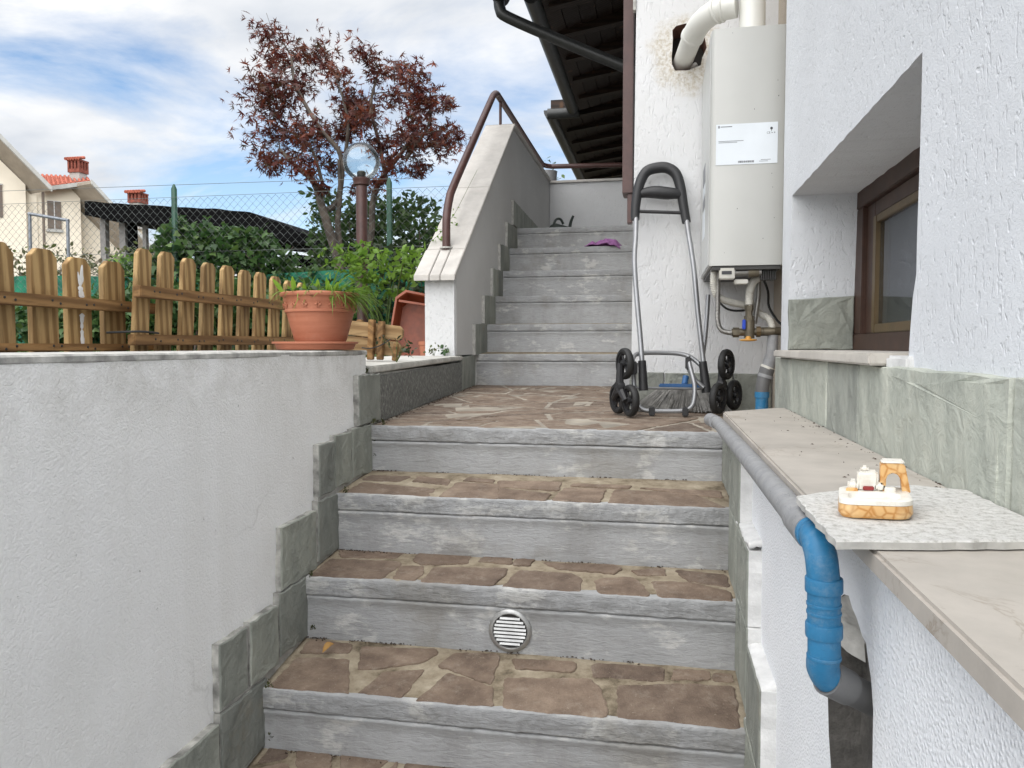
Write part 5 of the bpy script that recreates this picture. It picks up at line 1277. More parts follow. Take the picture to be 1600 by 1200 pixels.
# ------------------------------------------------------------------ terracotta pot with weeds
pc = (-.952, 2.06)
pot = thing('flower_pot', 'big terracotta pot with moulded band and wild grass on the wall', 'pot')
prof = [(.066, .934), (.070, .933), (.074, .940), (.0805, .965), (.0875, .99), (.094, 1.0145), (.0985, 1.0155), (.0995, 1.019), (.0985, 1.0225), (.0968, 1.0235), (.0985, 1.034), (.1005, 1.046), (.1015, 1.0475), (.1015, 1.055), (.1035, 1.058), (.1095, 1.060), (.1115, 1.064), (.1105, 1.069), (.106, 1.0715), (.100, 1.0705), (.097, 1.064), (.095, 1.05)]
MB().lathe(prof, (pc[0], pc[1], 0), 64).build('pot_body', 'terracotta', pot, smooth=True)
mb = MB()
for k in range(34):                       # moulded leaf scrolls round the band
    a0 = 2 * math.pi * k / 34
    for s_, q in ((1, 0), (-1, 0)):
        pts = []
        for i in range(5):
            u = i / 4; a = a0 + (.02 + .055 * math.sin(u * 2.6)) * (1 if k % 2 else -1); z = 1.0345 + s_ * .0075 * u
            r = .0988 + (z - 1.0235) * .17; pts.append((pc[0] + r * math.cos(a), pc[1] + r * math.sin(a), z))
        mb.tube(pts, lambda u: .0026 * (1 - .6 * u), 6)
mb.build('moulded_band', 'terracotta', pot, smooth=True)
MB().lathe([(.0001, 1.056), (.05, 1.058), (.0965, 1.055)], (pc[0], pc[1], 0), 24).build('pot_soil', 'soil', pot)
sc = thing('pot_saucer', 'flat terracotta saucer under the big pot', 'saucer')
MB().lathe([(.0001, .9105), (.100, .9095), (.107, .911), (.113, .926), (.1205, .9275), (.1205, .9325), (.115, .933), (.110, .930), (.104, .918), (.0001, .918)], (pc[0] - .016, pc[1], 0), 56).build('dish', 'terracotta', sc, smooth=True)
wd_ = thing('pot_weeds', 'bright green weeds and drooping grass growing in the big pot', 'plant')
mb = MB()
def blade(mb, base, d, L, w_, bend, n=6):
    base = Vector(base); d = Vector(d); h = Vector((d.x, d.y, 0)); h = h.normalized() if h.length > 1e-4 else Vector((1, 0, 0)); sd2 = Vector((-h.y, h.x, 0)); vv = []
    p = base.copy(); dirv = d.normalized()
    for i in range(n + 1):
        u = i / n; ww = w_ * (1 - u) ** .7 if u > .1 else w_ * .8
        vv += [p - sd2 * ww, p + sd2 * ww]; dirv = (dirv + Vector((h.x * .06, h.y * .06, -bend / n))).normalized(); p = p + dirv * (L / n)
    mb.add(vv, [(2 * i, 2 * i + 1, 2 * i + 3, 2 * i + 2) for i in range(n)])
for k in range(430):
    a = random.uniform(0, 2 * math.pi); r = .09 * math.sqrt(random.random()); right = random.random() < .5
    if right: a = random.uniform(-.9, 1.0); r = random.uniform(.03, .095)
    b = (pc[0] + r * math.cos(a), pc[1] + r * math.sin(a), 1.056)
    out = .9 if right else .5
    blade(mb, b, (math.cos(a) * out + random.gauss(0, .3), math.sin(a) * out * .6 + random.gauss(0, .3), random.uniform(.5, 1.1)), random.uniform(.07, .16) if right else random.uniform(.045, .105), random.uniform(.0016, .0034), random.uniform(.9, 2.6))
mb.build('grass', 'bright_leaf', wd_)
mb = MB()
for k in range(7):
    a = .3 * k; blade(mb, (pc[0] + .03 + .05 * random.random(), pc[1] + random.uniform(-.03, .03), 1.06), (random.uniform(-.2, .6), random.gauss(0, .2), 1), random.uniform(.12, .17), .0007, random.uniform(.2, .9))
mb.build('thin_stems', 'grass_blade', wd_)
mb = MB()
def broad(mb, base, tip, w_, n=8):
    base, tip = Vector(base), Vector(tip); d = tip - base; sd2 = Vector((1, .2, 0)); sd2 = (sd2 - d.normalized() * sd2.dot(d.normalized())).normalized(); nn2 = d.cross(sd2).normalized(); vv = []
    for i in range(n + 1):
        u = i / n; ww = w_ * math.sin(math.pi * (.12 + .85 * u)) ** 1.1 * (.35 + u * .9); p = base + d * u + nn2 * (.10 * d.length * math.sin(u * 3.1))
        vv += [p - sd2 * ww, p - nn2 * ww * .35, p + sd2 * ww]
    mb.add(vv, [(i * 3 + j, i * 3 + 3 + j, i * 3 + 4 + j, i * 3 + 1 + j) for i in range(n) for j in range(2)])
for (bx_, by_, tx_, tz_, w_) in [(-.075, -.06, -.105, 1.108, .008), (-.045, -.07, -.040, 1.112, .0085), (.022, -.07, .035, 1.104, .008), (-.008, -.08, -.002, 1.090, .0075), (.045, -.06, .062, 1.100, .007), (.06, -.05, .085, 1.096, .008), (.0, -.04, .012, 1.094, .007), (.035, -.03, .042, 1.112, .006), (-.07, 0, -.09, 1.09, .007)]:
    broad(mb, (pc[0] + bx_, pc[1] + by_, 1.056), (pc[0] + tx_, pc[1] + by_ - .02, tz_), w_)
mb.build('broad_leaves', 'lime_leaf', wd_)
pts = [(pc[0] + .095 * math.sqrt(random.random()) * math.cos(a), pc[1] + .095 * math.sqrt(random.random()) * math.sin(a), 1.058 + random.random() * .02) for a in [random.uniform(0, 6.28) for _ in range(500)]]
stuff(leaves('ground_cover', 'ivy_leaf', wd_, pts, .019, OVAL, 0, .4))

# ------------------------------------------------------------------ boards, planter and tiny pot beside the pillar
bd = thing('wooden_boards', 'short wooden boards stacked upright between the pot and the orange planter', 'boards')
def tilt_board(name, y, x0, x1, z0, z1, rot, mat='board_wood', th=.016, dog=False):
    w_, h_ = x1 - x0, z1 - z0
    poly = [(-w_ / 2, -h_ / 2), (w_ / 2, -h_ / 2), (w_ / 2, h_ / 2), (-w_ / 2, h_ / 2)] if not dog else [(-w_ / 2, -h_ / 2), (w_ / 2 - .014, -h_ / 2), (w_ / 2, -h_ / 2 + .014), (w_ / 2, h_ / 2 - .014), (w_ / 2 - .014, h_ / 2), (-w_ / 2, h_ / 2)]
    c_, s_ = math.cos(rot), math.sin(rot); poly = [((x0 + x1) / 2 + p[0] * c_ - p[1] * s_, (z0 + z1) / 2 + p[0] * s_ + p[1] * c_) for p in poly]
    return MB().prism(poly, 'y', y, y + th).build(name, mat, bd, bevel=0.002)
tilt_board('board', 2.70, -1.165, -.925, .952, 1.006, R(-6.5), dog=True)
tilt_board('board', 2.70, -1.165, -.935, .893, .949, R(-6.5), dog=True)
tilt_board('cleat', 2.672, -1.052, -1.030, .870, 1.018, R(-3), 'rail_wood', .024)
tilt_board('cleat', 2.672, -1.015, -.993, .870, 1.012, R(-3), 'rail_wood', .024)
tilt_board('cleat', 2.735, -1.12, -1.10, .868, 1.02, R(0), 'rail_wood', .02)
tilt_board('peg', 2.690, -.962, -.945, .866, .93, R(-8), 'rail_wood', .02)
MB().tube([(-1.07, 2.664, .915), (-1.04, 2.662, .912), (-1.0, 2.662, .922), (-.965, 2.675, .945)], .0022, 6, 4).build('tie_wire', 'cable_black', bd)
pl = thing('window_box', 'orange plastic window box leaning against the white pillar', 'planter')
def tray(par, mat):
    # tray seen into its open side, local x across, local z up, open towards -y
    a = [(-.090, -.14), (.085, -.15), (.095, .115), (.055, .15), (-.055, .155), (-.095, .115)]
    def ring(s_, y): return [(p[0] * s_, y, p[1] * (1 - (1 - s_) * .75)) for p in a]
    rr = [ring(1.0, .010), ring(1.02, 0), ring(1.02, -.006), ring(.93, -.007), ring(.90, 0), ring(.80, .085), ring(.78, .09)]
    n = len(a); vv = [p for r_ in rr for p in r_]
    ff = [(j * n + i, j * n + (i + 1) % n, (j + 1) * n + (i + 1) % n, (j + 1) * n + i) for j in range(len(rr) - 1) for i in range(n)] + [tuple(range((len(rr) - 1) * n, len(rr) * n))]
    back = [ring(1.0, .010), ring(.86, .095)]
    vv2 = [p for r_ in back for p in r_]
    mb = MB(); mb.add(vv, ff); mb.add(vv2, [(i, (i + 1) % n, (i + 1) % n + n, i + n) for i in range(n)] + [tuple(range(n, 2 * n))])
    o = mb.build('box_shell', mat, par, bevel=0.0)
    o.data.transform(Matrix.Translation((-1.272, 3.86, 1.030)) @ Matrix.Scale(1.15, 4) @ Matrix.Rotation(R(10), 4, 'Z') @ Matrix.Rotation(R(-11), 4, 'X') @ Matrix.Rotation(R(9), 4, 'Y'))
    mr = MB(); mr.box(-.08, .075, -.004, .004, .098, .108); q = mr.build('box_rib', mat, par)
    q.data.transform(Matrix.Translation((-1.272, 3.86, 1.030)) @ Matrix.Scale(1.15, 4) @ Matrix.Rotation(R(10), 4, 'Z') @ Matrix.Rotation(R(-11), 4, 'X') @ Matrix.Rotation(R(9), 4, 'Y'))
tray(pl, 'orange_plastic')
sp_ = thing('small_pot', 'tiny terracotta pot at the foot of the white pillar', 'pot')
MB().lathe([(.022, .851), (.030, .925), (.034, .927), (.034, .945), (.029, .945), (.026, .90), (.0001, .90)], (-1.183, 3.80, 0), 24).build('pot_body', 'terracotta', sp_, smooth=True)
MB().lathe([(.0001, .935), (.028, .935)], (-1.183, 3.80, 0), 16).build('pot_soil', 'soil', sp_)
def weed(c, h, n, mat, label, size=.02, tm=OVAL):
    w_ = thing('weed', label, 'plant'); mb = MB(); tips = []
    for k in range(n):
        a = random.uniform(0, 6.28); e = Vector((c[0] + math.cos(a) * h * .6, c[1] + math.sin(a) * h * .4, c[2] + h * random.uniform(.4, 1)))
        mid = Vector(c).lerp(e, .5) + Vector((0, 0, h * .2)); mb.tube([c, mid, e], .0009, 4, 3, cap=False)
        for _ in range(4): tips.append(e + Vector([random.gauss(0, size * .5) for _ in range(3)]))
        tips.append(mid)
    mb.build('stems', 'grass_blade', w_); leaves('leaves', mat, w_, tips, size, tm, .2)
weed((-.915, 2.60, .862), .085, 9, 'dark_leaf', 'dark leafy weed in front of the boards at the wall end', .018)
weed((-1.06, 3.55, .873), .05, 4, 'bush_leaf', 'pale small weed growing on the kerb in front of the orange planter', .018)
weed((-1.05, 3.70, .873), .035, 4, 'ivy_leaf', 'low dark green weed at the foot of the white pillar front', .024)
# climbing sprig on the sloped coping
vn = thing('coping_sprig', 'thin green sprig lying over the sloped coping behind the handrail', 'plant')
MB().tube([(-1.20, 3.86, 1.44), (-1.15, 3.95, 1.51), (-1.12, 4.02, 1.585), (-1.10, 4.11, 1.655), (-1.10, 4.42, 1.862), (-1.10, 4.62, 1.995)], .0013, 4, 5).build('stem', 'grass_blade', vn)
leaves('leaves', 'bright_leaf', vn, [(-1.19 + .07 * random.random(), 3.88 + .08 * random.random(), 1.47 + .07 * random.random()) for _ in range(18)] + [(-1.11 + random.gauss(0, .018), 4.06 + random.gauss(0, .03), 1.60 + random.gauss(0, .015)) for _ in range(9)] + [(-1.10 + random.gauss(0, .012), 4.13 + random.gauss(0, .012), 1.68 + random.gauss(0, .01)) for _ in range(4)], .024, OVAL, .5)

# ------------------------------------------------------------------ lamp post
lp_ = thing('garden_lamp', 'brown garden lamp post with clear globe by the maple', 'lamp')
MB().tube([(-1.72, 4.3, .85), (-1.72, 4.3, 1.868)], .033, 20).build('post', 'brown_metal', lp_, smooth=True)
MB().lathe([(.033, 1.855), (.046, 1.862), (.048, 1.885), (.052, 1.892), (.052, 1.900), (.0001, 1.902)], (-1.72, 4.3, 0), 24).build('collar', 'brown_metal', lp_, smooth=True)
prof = []
for k in range(25):
    a = -math.pi / 2 + .42 + (math.pi - .42) * k / 24; prof.append((max(.0002, .108 * math.cos(a)), 1.998 + .108 * math.sin(a)))
MB().lathe(prof, (-1.72, 4.3, 0), 40).build('globe', 'globe_plastic', lp_, smooth='full')
MB().lathe([(.024, 1.90), (.026, 1.935), (.020, 1.942), (.0001, 1.943)], (-1.72, 4.3, 0), 16).build('bulb_holder', 'cable_black', lp_, smooth=True)

# ------------------------------------------------------------------ chain-link fence with shade net
cf = thing('chain_link_fence', 'chain-link fence on green posts behind the garden', 'fence')
FY = 5.2
mb = MB(); pit = .060; z0f, z1f = .88, 2.03
x = -6.4
k = 0
while x < -1.1:
    pts = []; nrow = int((z1f - z0f) / (pit * .5))
    for r_ in range(nrow + 1):
        pts.append((x + (pit * .5 if (r_ + k) % 2 else 0), FY + (.0022 if (r_ + k) % 2 else -.0022), z0f + r_ * pit * .5))
    mb.tube(pts, .00135, 3, cap=False); x += pit * .5; k += 1
stuff(mb.build('wire_mesh', 'wire_metal', cf))
for xx, zt in ((-5.35, 2.13), (-3.575, 2.13), (-1.885, 2.11)):
    MB().tube([(xx, FY + .03, .85), (xx, FY + .03, zt - .035), (xx, FY + .03, zt)], lambda u: .021 if u < .9 else .006, 8).build('post', 'green_metal', cf, smooth=True)
for zz in (1.62, 2.026):
    MB().tube([(-6.4, FY - .004, zz), (-1.1, FY - .004, zz)], .0016, 4).build('tension_wire', 'wire_metal', cf)
o = MB().tube([(-6.4, FY + .05, 2.15), (-4.4, FY + .05, 2.135), (-2.6, FY + .05, 2.12), (-1.7, FY + .05, 2.10)], .0018, 4, 6).build('wire', 'wire_metal', None)
tag(o, 'single thin wire strung above the chain-link fence', 'wire')
vv = []; n = 110
for i in range(n + 1):
    x = -6.4 + 5.2 * i / n; s_ = .012 * math.sin(x * 17) + .01 * math.sin(x * 41)
    for j in range(6): vv.append((x, FY + .022 + s_ * (1 - j / 9), .85 + j * (.60 + .02 * math.sin(x * 2.3)) / 5))
o = MB().add(vv, [(i * 6 + j, (i + 1) * 6 + j, (i + 1) * 6 + j + 1, i * 6 + j + 1) for i in range(n) for j in range(5)]).build('shade_net', 'shade_net', None, smooth='full')
tag(o, 'green shade net tied along the bottom of the chain-link fence', 'net')
pfm = thing('pipe_frame', 'grey pipe frame standing behind the left of the chain-link fence', 'frame')
MB().tube([(-5.20, 5.62, .85), (-5.19, 5.62, 2.03)], .013, 8).build('upright', 'pipe_frame', pfm, smooth=True)
MB().tube([(-4.82, 5.60, .85), (-4.81, 5.60, 1.955)], .013, 8).build('upright', 'pipe_frame', pfm, smooth=True)
MB().tube([(-5.20, 5.62, 2.03), (-4.80, 5.60, 1.957)], .013, 8).build('cross_bar', 'pipe_frame', pfm, smooth=True)

# ------------------------------------------------------------------ red maple
mp = thing('maple_tree', 'dark red Japanese maple with open twisting branches', 'tree')
BL = [(-3.26, 3.63, .11), (-3.1, 3.5, .16), (-2.91, 3.51, .13), (-3.18, 3.36, .11), (-3.1, 3.24, .11), (-3.31, 3.14, .13), (-3.1, 3.09, .17), (-3.23, 2.95, .17), (-3.0, 2.84, .15), (-3.27, 2.74, .17), (-3.09, 2.65, .17), (-3.44, 2.58, .11), (-3.22, 2.47, .11), (-2.88, 2.68, .13), (-2.91, 2.53, .11), (-2.85, 2.36, .11), (-2.65, 3.19, .11), (-2.68, 3.06, .11), (-2.58, 2.98, .15), (-2.64, 2.86, .11), (-2.48, 2.9, .11), (-2.7, 2.75, .09), (-2.36, 3.32, .09), (-2.24, 3.35, .09), (-2.3, 3.21, .11), (-2.28, 3.08, .11), (-2.1, 3.06, .11), (-1.91, 3.05, .13), (-1.79, 2.99, .07), (-1.89, 2.91, .11), (-1.78, 2.83, .11), (-2.03, 2.79, .15), (-1.85, 2.72, .15), (-1.69, 2.7, .07), (-2.4, 2.77, .13), (-2.18, 2.69, .15), (-1.97, 2.6, .13), (-2.32, 2.62, .11), (-2.09, 2.51, .09), (-1.8, 2.57, .09), (-2.17, 2.39, .11), (-1.97, 2.36, .07), (-2.27, 2.24, .07), (-2.65, 2.3, .09), (-2.79, 2.25, .07)]
pts = []; tw = []
for (x, z, r_) in BL:
    z = z - .07 * max(0, min(1, (z - 3.0) / .5)); y = 6.2 + random.uniform(-.35, .45)
    for _ in range(int(5400 * r_ ** 1.75)):
        v = np.random.normal(0, .50, 3); pts.append((x + v[0] * r_ * 1.12, y + v[1] * r_ * 1.6, z + v[2] * r_ * .95))
    tw.append((x, y, z, r_))
for (x, z) in ((-3.55, 3.0), (-3.52, 2.85), (-3.48, 3.15), (-2.75, 3.2), (-3.05, 2.95), (-2.3, 2.75), (-1.7, 2.45), (-3.38, 3.62), (-2.85, 3.55), (-2.5, 3.4)):
    for _ in range(14): pts.append((x + random.gauss(0, .07), 6.2 + random.gauss(0, .1), z + random.gauss(0, .07)))
leaves('crown', 'maple_leaf', mp, pts, .052, MAPLE, .6)
BR = [[(-2.704, 1.618), (-2.772, 1.905), (-2.81, 2.095), (-2.869, 2.305), (-3.011, 2.425), (-3.174, 2.584)], [(-2.81, 2.095), (-2.707, 2.186), (-2.643, 2.521), (-2.802, 2.735), (-3.021, 3.104), (-3.099, 3.39)], [(-2.643, 2.521), (-2.58, 2.779), (-2.617, 3.041)], [(-2.704, 1.618), (-2.73, 1.96), (-2.677, 2.204), (-2.653, 2.484)], [(-2.66, 1.55), (-2.45, 1.80), (-2.386, 2.137), (-2.286, 2.319), (-2.107, 2.497), (-1.97, 2.674)], [(-2.286, 2.319), (-2.322, 2.618), (-2.359, 2.915), (-2.278, 3.186)], [(-2.869, 2.305), (-2.966, 2.649), (-3.274, 2.816)], [(-2.107, 2.497), (-1.892, 2.743), (-1.853, 2.977)]]
RB = [.042, .026, .016, .030, .032, .017, .014, .013]
mb = MB(); nodes = []
for b, r0 in zip(BR, RB):
    p3 = [(x, 6.2 + .10 * math.sin(z * 3 + r0 * 90), z) for x, z in b]; nodes += [Vector(p) for p in catmull([Vector(p) for p in p3], 4)]
    mb.tube(p3, lambda u, r0=r0: r0 * (1 - .72 * u) + .003, 9, 5)
mb.tube([(-2.66, 6.2, .84), (-2.67, 6.21, 1.2), (-2.70, 6.23, 1.62)], lambda u: .062 - .018 * u, 10, 4)
for (x, y, z, r_) in tw:                 # twigs from the nearest limb into each spray of leaves
    e = Vector((x, y, z)); s_ = min(nodes, key=lambda q: (q - e).length + (0 if q.z < z else .25))
    mid = s_.lerp(e, .5) + Vector((random.gauss(0, .03), random.gauss(0, .03), .03)); mb.tube([s_, mid, e], lambda u: .0065 - .004 * u, 5, 3, cap=False)
    for _ in range(3):
        f_ = e + Vector([random.gauss(0, r_ * .7) for _ in range(3)]); mb.tube([s_.lerp(e, .7), f_], .0018, 4, cap=False)
mb.build('trunk', 'bark', mp, smooth=True)

def bush(name, label, cat, blobs, per, size, mat, tm, stems=None, gap=None, shell=.5, bark='bark', leafname='foliage', droop=.35):
    b = thing(name, label, cat)
    leaves(leafname, mat, b, blob_points(blobs, per, shell, gap), size, tm, droop)
    mb = MB()
    for (x, y, z, rx, ry, rz) in blobs:
        mb.tube([(x + random.uniform(-.1, .1), y, .84), (x + random.uniform(-.05, .05), y, (z + .84) / 2), (x, y, z)], lambda u: .012 - .008 * u, 6, 3, cap=False)
        for _ in range(4): mb.tube([(x, y, z - rz * .4), (x + random.uniform(-1, 1) * rx * .8, y + random.uniform(-1, 1) * ry * .8, z + random.uniform(-.3, 1) * rz * .8)], .003, 4, cap=False)
    mb.build('stems', bark, b)
    return b
bush('laurel_tree', 'dark green leafy shrub tree behind the maple trunk', 'tree',
     [(-3.05, 6.75, 2.22, .22, .25, .16), (-3.0, 6.75, 1.95, .3, .25, .25), (-2.6, 6.8, 2.12, .3, .28, .22), (-2.3, 6.8, 2.02, .3, .25, .24), (-2.2, 6.8, 2.2, .22, .22, .12), (-2.6, 6.7, 1.7, .36, .3, .3), (-2.15, 6.7, 1.68, .36, .3, .3), (-2.95, 6.6, 1.62, .25, .2, .25), (-1.9, 6.7, 1.9, .2, .2, .16), (-1.75, 6.6, 1.55, .3, .3, .3), (-2.4, 6.5, 1.35, .6, .3, .3), (-1.7, 6.5, 1.25, .4, .3, .3), (-2.75, 6.6, 1.9, .25, .2, .2), (-2.45, 6.6, 1.85, .25, .2, .25), (-2.62, 6.65, 2.0, .3, .2, .25), (-2.85, 6.65, 1.7, .3, .2, .25), (-2.1, 6.6, 1.95, .25, .2, .2)], 70, .062, 'laurel_leaf', OVAL, gap=7)
bush('ivy_hedge', 'dense dark green ivy climbing over the chain-link fence', 'hedge',
     [(-3.6, 5.3, 1.62, .22, .16, .22), (-3.35, 5.32, 1.68, .25, .16, .20), (-3.1, 5.3, 1.6, .25, .16, .2), (-2.85, 5.3, 1.5, .25, .16, .2), (-3.9, 5.3, 1.4, .28, .16, .26), (-3.4, 5.25, 1.35, .5, .18, .3), (-2.9, 5.25, 1.25, .5, .18, .25), (-4.0, 5.2, 1.1, .6, .16, .25), (-3.3, 5.15, 1.05, .7, .18, .22), (-2.6, 5.2, 1.1, .5, .16, .24), (-2.55, 5.3, 1.36, .3, .14, .16), (-3.62, 5.32, 1.80, .12, .1, .10), (-3.2, 4.95, 1.2, .6, .2, .2), (-3.9, 4.9, 1.15, .5, .2, .2), (-2.5, 4.95, 1.15, .5, .2, .18), (-3.0, 5.3, 1.72, .18, .12, .10), (-4.5, 5.0, 1.1, .4, .2, .2)], 130, .055, 'ivy_leaf', IVY, shell=.35)
bush('ivy_hedge', 'lower dark ivy on the fence behind the orange planter and pillar', 'hedge',
     [(-2.1, 5.22, 1.15, .45, .14, .26), (-1.6, 5.2, 1.2, .35, .14, .3), (-1.35, 5.1, 1.05, .3, .14, .25), (-1.9, 5.25, 1.45, .3, .12, .22), (-1.45, 5.2, 1.5, .25, .12, .2)], 90, .05, 'dark_leaf', IVY, shell=.35)
bush('flowering_bush', 'straggly yellowish bush with faded blooms behind the left fence', 'bush',
     [(-5.2, 5.95, 1.62, .35, .25, .2), (-4.8, 5.95, 1.6, .35, .25, .18), (-4.35, 5.9, 1.62, .3, .25, .18), (-4.0, 5.85, 1.56, .25, .2, .2), (-5.5, 5.9, 1.5, .4, .3, .3), (-4.6, 5.95, 1.4, .5, .3, .25), (-5.9, 5.9, 1.6, .3, .3, .25)], 46, .045, 'bush_leaf', OVAL, gap=9)
bush('yellow_bush', 'fresh yellow-green bush at the left end of the ivy', 'bush',
     [(-4.15, 5.42, 1.45, .22, .14, .2), (-3.95, 5.4, 1.55, .14, .12, .13), (-4.35, 5.42, 1.25, .25, .14, .25)], 90, .042, 'bright_leaf', IVY)
# pinnate shrub beside the pillar
pn = thing('pinnate_shrub', 'bright green shrub with feathered leaves between lamp and pillar', 'shrub')
pts = []; mb = MB()
for k in range(46):
    b0 = Vector((-1.50 + random.gauss(0, .05), 4.12 + random.gauss(0, .05), .85)); top = Vector((-1.47 + random.uniform(-.24, .17), 4.10 + random.gauss(0, .09), 1.19 + random.random() * .28))
    a = random.uniform(0, 6.28); e = top + Vector((math.cos(a) * .14, math.sin(a) * .10, random.uniform(-.07, .05)))
    if k < 12: mb.tube([b0, b0.lerp(top, .6) + Vector((0, 0, .06)), top], .004, 5, 3, cap=False)
    mb.tube([top, top.lerp(e, .5) + Vector((0, 0, .02)), e], .0014, 4, 3, cap=False)
    sd2 = Vector((-math.sin(a), math.cos(a), 0))
    for i in range(6):
        q = top.lerp(e, .2 + .8 * i / 5) + Vector((0, 0, .02 * math.sin(math.pi * i / 5)))
        pts += [q + sd2 * .014, q - sd2 * .014]
mb.build('stems', 'grass_blade', pn); leaves('foliage', 'bright_leaf', pn, pts, .046, OVAL, .15)
# thin leafy bush beyond the top landing
b = bush('thin_bush', 'thin bush with sparse pale leaves seen beyond the end wall', 'bush',
     [(-1.35, 9.6, 3.05, .22, .2, .22), (-1.2, 9.6, 2.75, .25, .2, .25), (-1.0, 9.6, 2.6, .3, .2, .14), (-1.35, 9.5, 2.4, .25, .2, .2)], 8, .075, 'laurel_leaf', OVAL, gap=6)
fp = thing('grey_planter', 'grey flared planter standing behind the end wall corner', 'planter')
MB().lathe([(.0001, 2.1), (.065, 2.1), (.094, 2.58), (.094, 2.585), (.0001, 2.585)], (-1.065, 7.36, 0), 24).build('pot_body', 'grey_plastic', fp, smooth=True)
MB().box(-1.12, -1.01, 7.30, 7.42, .85, 2.1).build('pedestal', 'mortar_light', fp)

# low rough grass on the terrace
gp = []
for _ in range(9000): gp.append((random.uniform(-6.5, -1.35), random.uniform(1.2, 5.1), .853))
stuff(tag(leaves('terrace_grass', 'grass_blade', None, gp, .055, ([(-.06, 0, 0), (.06, 0, 0), (.03, .6, .1), (0, 1, .0)], [(0, 1, 2), (0, 2, 3)]), -1.5, 1.2), 'rough short grass on the terrace behind the picket fence', 'grass'))

# ------------------------------------------------------------------ black pergola
pg = thing('pergola', 'black covered pergola roof on posts behind the hedge', 'pergola')
def hexa(mb, a, b, dz, dy):
    """sloping slab between two front points a and b (x, y, z), thickness dz, depth dy"""
    (x0, y0, z0), (x1, y1, z1) = a, b
    return mb.add([(x0, y0, z0 - dz), (x1, y1, z1 - dz), (x1, y1 + dy, z1 - dz), (x0, y0 + dy, z0 - dz), (x0, y0, z0), (x1, y1, z1), (x1, y1 + dy, z1), (x0, y0 + dy, z0)],
                  [(3, 2, 1, 0), (4, 5, 6, 7), (0, 1, 5, 4), (1, 2, 6, 5), (2, 3, 7, 6), (3, 0, 4, 7)])
n = 40; vv = []
prof = [(-8.30, 3.04), (-7.2, 2.95), (-6.4, 2.88), (-5.64, 2.80), (-5.2, 2.62), (-4.66, 2.40)]
def pz(x):
    for (a, za), (b, zb) in zip(prof, prof[1:]):
        if x <= b: return za + (zb - za) * (x - a) / (b - a)
    return prof[-1][1]
for i in range(n + 1):
    x = -8.30 + 3.64 * i / n; z = pz(x) + noise.noise((x * 3, 0, 0)) * .02; th = .20 if x < -8.1 else .23 + .10 * max(0, min(1, (x + 8.3) / 2.5)) - .24 * max(0, (x + 5.6) / .94)
    vv += [(x, 10, z), (x, 10, z - th), (x, 13, z - th + .05), (x, 13, z + .02)]
MB().add(vv, [(i * 4 + j, (i + 1) * 4 + j, (i + 1) * 4 + (j + 1) % 4, i * 4 + (j + 1) % 4) for i in range(n) for j in range(4)] + [(0, 1, 2, 3), (n * 4 + 3, n * 4 + 2, n * 4 + 1, n * 4)]).build('roof_cover', 'black_sheet', pg)
for xx, w_, m in ((-7.92, .10, 'post_grey'), (-7.78, .10, 'black_sheet'), (-7.55, .06, 'post_grey'), (-5.69, .07, 'post_grey'), (-4.80, .09, 'black_sheet'), (-8.25, .09, 'post_grey')):
    MB().box(xx - w_ / 2, xx + w_ / 2, 10.3, 10.3 + w_, .85, pz(xx) - .2).build('post', m, pg)
for zz in (2.46, 2.38): MB().box(-6.0, -4.8, 10.5, 10.55, zz - .012, zz + .012).build('tie_bar', 'black_sheet', pg)
gs = MB().tube([(-5.62, 10.9, 2.12), (-5.5, 10.9, 2.22), (-5.1, 10.9, 2.18), (-4.85, 10.9, 2.17)], .09, 10, 4).build('garden_swing_cover', 'black_sheet', None, smooth=True)
tag(gs, 'dark rolled cover lying under the pergola', 'cover')
MB().box(-5.6, -4.9, 10.8, 11.0, .85, 2.1).build('shelf_frame', 'black_sheet', pg)

# ------------------------------------------------------------------ far houses
# houses stand turned about 42 degrees; s runs along their gables, d goes back into them
def HW(s_, d, z):
    s_, d = s_ * 2, d * 2
    x = s_ * .743 + d * (-.669 * .866 - .743 * .5); y = s_ * .669 + d * (.743 * .866 - .669 * .5)
    return (-36 + x, 40 + y, z)
def ZZ(z): return .92 + 2 * (z - .92)
def hprism(poly, d0, d1):
    n = len(poly); tri = tessellate_polygon([[Vector((p[0], p[1], 0)) for p in poly]])
    vv = [HW(p[0], d0, ZZ(p[1])) for p in poly] + [HW(p[0], d1, ZZ(p[1])) for p in poly]
    return MB().add(vv, [tuple(q) for q in tri] + [tuple(i + n for i in q) for q in tri] + [(i, (i + 1) % n, (i + 1) % n + n, i + n) for i in range(n)])
def hbox(s0, s1, d0, d1, z0, z1): return hprism([(s0, z0), (s1, z0), (s1, z1), (s0, z1)], d0, d1)
def hslab(a, b, th, d0, d1): return hprism([a, b, (b[0], b[1] - th), (a[0], a[1] - th)], d0, d1)
G = .88
ha = thing('gabled_house', 'cream house with big grey-edged gable roof at the left picture edge', 'house')
hprism([(-5.2, G), (-.43, G), (-.43, 5.66), (-3.0, 8.40), (-5.2, 6.2)], 0, 3).build('wall', 'house_cream', ha)
hprism([(-.425, G), (-.03, G), (-.03, 5.45), (-.425, 5.62)], .25, 3).build('wall', 'house_cream', ha)
hslab((-3.0, 8.62), (-.20, 5.53), .10, -.78, 3.2).build('roof', 'soffit_beige', ha)
hslab((-5.8, 5.5), (-3.0, 8.62), .10, -.78, 3.2).build('roof', 'soffit_beige', ha)
hslab((-3.0, 8.66), (-.18, 5.55), .15, -.84, -.785).build('fascia', 'fascia_grey', ha)
hslab((-5.8, 5.54), (-3.0, 8.66), .15, -.84, -.785).build('fascia', 'fascia_grey', ha)
